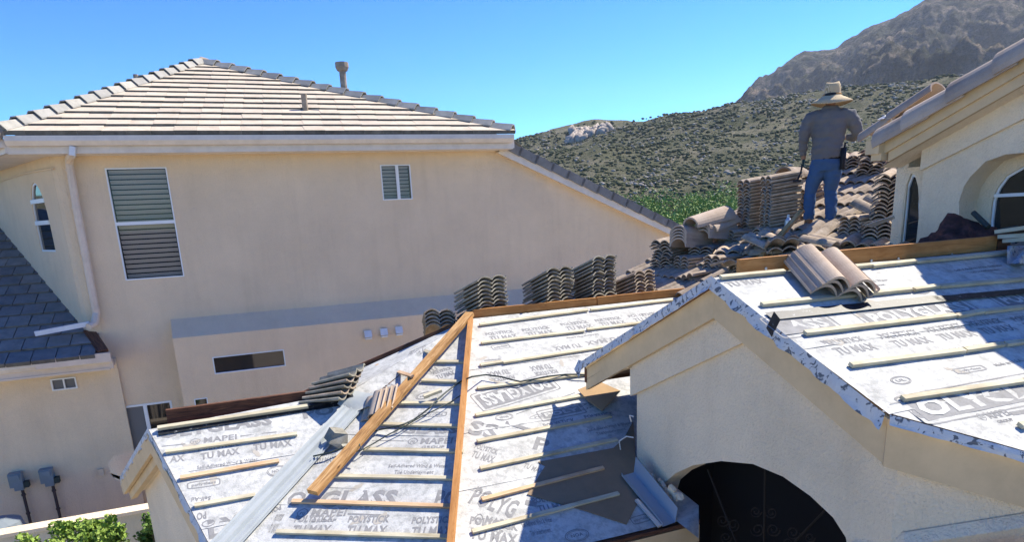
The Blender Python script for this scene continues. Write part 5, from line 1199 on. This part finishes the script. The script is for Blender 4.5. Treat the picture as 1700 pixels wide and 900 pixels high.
# ================================================================ THE WORKER
fwd = Vector((.718, .695, 0)).normalized(); rgt = Vector((fwd.y, -fwd.x, 0)); FT0 = Vector((7.10, 6.83, -.385))
PW = thing('person', FT0, label='roofer in straw hat, grey shirt and jeans standing on the tiles, back turned', category='person')
def B(r, f, z): return FT0+rgt*r+fwd*f+Vector((0, 0, z))
def loft(mb, secs, n=16):
    """tube of ellipses: (centre, axis a vector, axis b vector)"""
    vs = []
    for c, a, b in secs:
        for k in range(n): t = 2*PI*k/n; vs.append(c+a*math.cos(t)+b*math.sin(t))
    m_ = len(secs); fs = [(j*n+i, j*n+(i+1) % n, (j+1)*n+(i+1) % n, (j+1)*n+i) for j in range(m_-1) for i in range(n)]
    fs += [tuple(reversed(range(n))), tuple((m_-1)*n+k for k in range(n))]; mb.add(vs, fs)
def limb(mb, pts, rad, n=12, cap=True):
    P = [Vector(p) for p in pts]; secs = []; ref = fwd.copy()
    for i, p in enumerate(P):
        t = (P[min(i+1, len(P)-1)]-P[max(i-1, 0)]).normalized(); a = (ref-t*ref.dot(t)).normalized(); b = t.cross(a); secs.append((p, a*rad[i], b*rad[i]))
    s0, e0 = secs[0], secs[-1]; t0 = (P[0]-P[1]).normalized(); t1 = (P[-1]-P[-2]).normalized()
    secs = [(s0[0]+t0*rad[0]*.6, s0[1]*.45, s0[2]*.45)]+secs+[(e0[0]+t1*rad[-1]*.6, e0[1]*.45, e0[2]*.45)]; loft(mb, secs, n)
def remesh(mb, name, m_, parent, vox=.012, sm=6, disp=None):
    me = mb.mesh(name, m_); o = bpy.data.objects.new('tmp', me); C.objects.link(o)
    r_ = o.modifiers.new('r', 'REMESH'); r_.mode = 'VOXEL'; r_.voxel_size = vox; s_ = o.modifiers.new('s', 'SMOOTH'); s_.iterations = sm; s_.factor = .5
    bpy.context.view_layer.update(); m2 = bpy.data.meshes.new_from_object(o.evaluated_get(bpy.context.evaluated_depsgraph_get())); bpy.data.objects.remove(o)
    n = len(m2.vertices); co = np.empty(n*3); m2.vertices.foreach_get('co', co); co = co.reshape(-1, 3)
    if disp:
        nr = np.empty(n*3); m2.vertices.foreach_get('normal', nr); nr = nr.reshape(-1, 3)
        for i in range(n): co[i] += nr[i]*disp(Vector(co[i]))
    loc = LOC[parent.name]; co -= np.array(loc); m2.vertices.foreach_set('co', co.ravel()); m2.polygons.foreach_set('use_smooth', [True]*len(m2.polygons)); m2.update(); m2.name = name
    o2 = bpy.data.objects.new(name, m2); C.objects.link(o2); o2.parent = parent; LOC[o2.name] = loc
    if m_ and not m2.materials: m2.materials.append(m_)
    return o2
M_SKIN = mat('skin', (0.33, 0.18, 0.11), 0.6); M_SHIRT = paint('shirt_grey', (0.155, 0.15, 0.145), 0.9); M_JEAN = paint('denim', (0.055, 0.115, 0.225), 0.9)
M_GLOVE = mat('work_glove', (0.02, 0.05, 0.05), 0.7); M_BOOT = paint('boot_leather', (0.22, 0.11, 0.05), 0.8); M_STRAW = mat('straw', (0.62, 0.47, 0.27), 0.85)
co = coords(M_STRAW, rnd=False); wv = N(M_STRAW, 'ShaderNodeTexWave', Scale=45.0, Distortion=1.5); lk(M_STRAW, co, wv.inputs['Vector']); base(M_STRAW, ramp(M_STRAW, wv.outputs[0], [(0.2, (0.42, 0.30, 0.15)), (0.7, (0.70, 0.55, 0.34))])); bump(M_STRAW, wv.outputs[0], .5, .004)
M_POUCH = mat('pouch_black', (0.015, 0.015, 0.018), 0.7)
def fold(p):
    q = p-FT0; return .014*noise.noise(Vector((q.x*6, q.y*6, q.z*15)))+.008*noise.noise(Vector((q.x*16, q.y*16, q.z*28)))
# joints
hipc = (0.0, 0, .86); shL = (-.215, 0, 1.37); shR = (.215, 0, 1.37); elL = (-.285, .0, 1.09); haL = (-.275, .07, .86); elR = (.34, .05, 1.12); haR = (.20, .27, 1.10)
knL = (-.165, .04, .47); anL = (-.165, -.02, .09); knR = (.065, .05, .44); anR = (.10, -.02, .06)
lf = (-.165, .0, .0); rf = (.10, .0, -.03)
b = MB()
loft(b, [(B(0, 0, z), rgt*a, fwd*c_) for z, a, c_ in ((.80, .12, .10), (.90, .155, .12), (1.05, .15, .11), (1.25, .18, .12), (1.37, .185, .11), (1.43, .10, .08), (1.47, .058, .058), (1.55, .055, .06))])
loft(b, [(B(0, .015+(.0 if z < 1.6 else 0), z), rgt*a, fwd*c_) for z, a, c_ in ((1.50, .05, .055), (1.53, .065, .08), (1.58, .075, .095), (1.63, .078, .10), (1.68, .07, .09), (1.72, .04, .05))])
limb(b, [B(0.0, .105, 1.60), B(0, .125, 1.575)], [.013, .014]); 
for sx in (-1, 1): limb(b, [B(sx*.078, .0, 1.61), B(sx*.084, -.005, 1.58)], [.016, .011])
limb(b, [B(-.10, 0, 1.40), B(*shL), B(*elL), B(*haL)], [.05, .06, .045, .030]); limb(b, [B(.10, 0, 1.40), B(*shR), B(*elR), B(*haR)], [.05, .06, .045, .030])
limb(b, [B(-.08, 0, .86), B(*knL), B(*anL)], [.09, .06, .045]); limb(b, [B(.08, 0, .86), B(*knR), B(*anR)], [.09, .06, .045])
limb(b, [B(*anL), B(-.17, .10, .04)], [.045, .035]); limb(b, [B(*anR), B(.115, .10, .01)], [.045, .035])
body = remesh(b, 'body', M_SKIN, PW, .012, 4)
# shirt
s_ = MB()
loft(s_, [(B(dx, 0, z), rgt*a, fwd*c_) for z, a, c_, dx in ((.83, .185, .135, 0), (.86, .192, .140, 0), (.95, .188, .142, 0), (1.08, .190, .138, 0), (1.22, .208, .138, 0), (1.33, .215, .130, 0), (1.39, .185, .115, 0), (1.44, .115, .09, 0), (1.475, .085, .08, 0))])
limb(s_, [B(-.13, 0, 1.36), B(-.225, 0, 1.345), B(-.268, -.01, 1.22), B(*elL), B(-.285, .035, .98), B(-.277, .06, .91)], [.085, .088, .076, .062, .052, .044])
limb(s_, [B(.13, 0, 1.36), B(.225, 0, 1.345), B(.29, .01, 1.23), B(*elR), B(.29, .14, 1.09), B(.235, .23, 1.10)], [.085, .088, .076, .064, .054, .046])
remesh(s_, 'shirt', M_SHIRT, PW, .012, 5, fold)
j_ = MB()
loft(j_, [(B(0, 0, z), rgt*a, fwd*c_) for z, a, c_ in ((.90, .170, .122), (.86, .178, .130), (.80, .185, .140), (.74, .182, .138), (.69, .165, .12))])
limb(j_, [B(-.085, 0, .78), B(-.115, .01, .65), B(*knL), B(-.17, 0, .28), B(-.165, -.01, .10)], [.108, .100, .078, .072, .068])
limb(j_, [B(.085, 0, .78), B(.085, .01, .64), B(*knR), B(.09, .01, .25), B(.10, -.01, .07)], [.108, .102, .080, .073, .070])
remesh(j_, 'jeans', M_JEAN, PW, .012, 4, fold)
bt_ = MB(); bt_.box(B(0, 0, .868), rgt, fwd, Z_, .02, .02, .02); 
mb = MB(); loft(mb, [(B(0, 0, z), rgt*.182, fwd*.134) for z in (.835, .87)], 20); mb.build('belt', M_POUCH, PW, smooth=True)
for (fx, fz, yaw) in ((-.165, .0, -.15), (.10, -.03, .18)):
    d = (fwd+rgt*yaw).normalized(); sd = Vector((d.y, -d.x, 0)); mb = MB()
    loft(mb, [(B(fx, 0, fz+.13), sd*.05, d*.06), (B(fx, 0, fz+.07), sd*.052, d*.065), (B(fx, 0, fz+.03)+d*.04, sd*.052, d*.12), (B(fx, 0, fz+.0)+d*.05, sd*.054, d*.145)], 14)
    remesh(mb, 'boot', M_BOOT, PW, .010, 3)
    mb = MB(); loft(mb, [(B(fx, 0, fz-.022)+d*.05, sd*.057, d*.15), (B(fx, 0, fz+.006)+d*.05, sd*.057, d*.15)], 16); mb.build('boot_sole', M_POUCH, PW)
# hands: palm, four fingers, thumb
def hand(w_, d, palm_n, side):
    d = Vector(d).normalized(); pn = Vector(palm_n); pn = (pn-d*pn.dot(d)).normalized(); s = d.cross(pn)*side; mb = MB()
    loft(mb, [(w_, s*.026, pn*.022), (w_+d*.03, s*.036, pn*.020), (w_+d*.075, s*.043, pn*.018), (w_+d*.095, s*.040, pn*.014)], 12)
    for i, (o_, L) in enumerate(((-.031, .062), (-.011, .072), (.010, .068), (.030, .052))):
        p = w_+d*.09+s*o_; limb(mb, [p, p+d*L*.45+pn*.008, p+d*L*.75+pn*.030, p+d*L*.80+pn*.052], [.0105, .010, .009, .0085], 8)
    p = w_+d*.03-s*.034; limb(mb, [p, p-s*.022+d*.025+pn*.012, p-s*.020+d*.050+pn*.028], [.013, .011, .010], 8)
    return remesh(mb, 'glove', M_GLOVE, PW, .006, 2)
hand(B(*haL)+Vector((0, 0, .03)), Vector((0, 0, -1))+fwd*.15, rgt, 1); hand(B(*haR), fwd*.6-rgt*.7+Vector((0, 0, .1)), Vector((0, 0, -1)), -1)
# hat with wide brim
mb = MB(); hc = B(0.01, 0.015, 1.57); n = 40; vs = []; tf = lambda r, a, z: hc+rgt*(r*math.cos(a))+fwd*(r*math.sin(a))+Vector((0, 0, z))
prof = [(.238, -.072, 1), (.242, -.064, 1), (.175, -.020, 0), (.13, .008, 0), (.098, .030, 0), (.098, .060, 0), (.094, .11, 0), (.088, .150, 0), (.070, .176, 2), (.035, .170, 2), (.0, .158, 2)]
for r, z, k in prof:
    for i in range(n):
        a = 2*PI*i/n; zz = z+(.018*math.cos(2*a) if k == 1 else .009*math.cos(2*a) if r == .175 else 0)+(.010*math.cos(2*a) if k == 2 and r > 0 else 0); vs.append(tf(r, a, zz))
mb.add(vs, [(j*n+i, j*n+(i+1) % n, (j+1)*n+(i+1) % n, (j+1)*n+i) for j in range(len(prof)-1) for i in range(n)]); hat = mb.build('straw_hat', M_STRAW, PW, smooth=True)
mb = MB(); mb.tube([tf(.100, 2*PI*i/24, .040) for i in range(25)], .007, 6); mb.build('hat_band', M_LOOSE, PW)
mb = MB(); loft(mb, [(B(0, -.005, z), rgt*a, fwd*c_) for z, a, c_ in ((1.50, .062, .07), (1.56, .08, .098), (1.62, .083, .105))], 14); remesh(mb, 'hair', M_POUCH, PW, .010, 3)
# tool pouch on the right hip
mb = MB(); loft(mb, [(B(.185, -.06, z), rgt*.035, fwd*a) for z, a in ((.70, .045), (.74, .055), (.84, .06), (.96, .05))], 10); mb.build('tool_pouch', M_POUCH, PW, smooth=True)
mb = MB(); mb.tube([B(.19, -.09, .95), B(.20, -.09, 1.02)], .012, 8); mb.build('tool_handle', M_POUCH, PW)
m = MB(); m.tube([B(-.285, .08, .79), B(-.30, .0, .68), B(-.33, -.04, .60)], [.012, .010, .014], 8); m.box(B(-.335, -.04, .59), rgt, fwd, Z_, .10, .03, .03)
m.build('hammer', M_POUCH, None, label='short black hammer hanging in the left glove of the roofer', category='hammer')

# ---------------------------------------------------------------- the air between us and the mountain
hz = bpy.data.materials.new('haze_air'); hz.use_nodes = True; hz.node_tree.nodes.clear()
ho = hz.node_tree.nodes.new('ShaderNodeOutputMaterial'); hv = hz.node_tree.nodes.new('ShaderNodeVolumePrincipled'); hv.inputs['Color'].default_value = (0.80, 0.88, 1.0, 1); hv.inputs['Density'].default_value = 0.00007; hv.inputs['Anisotropy'].default_value = 0.2
hz.node_tree.links.new(hv.outputs[0], ho.inputs['Volume'])
mb = MB(); mb.box((600, 1000, 330-20), X_, (0, 1, 0), Z_, 7000, 6000, 760); mb.build('haze', hz, None, kind='stuff')
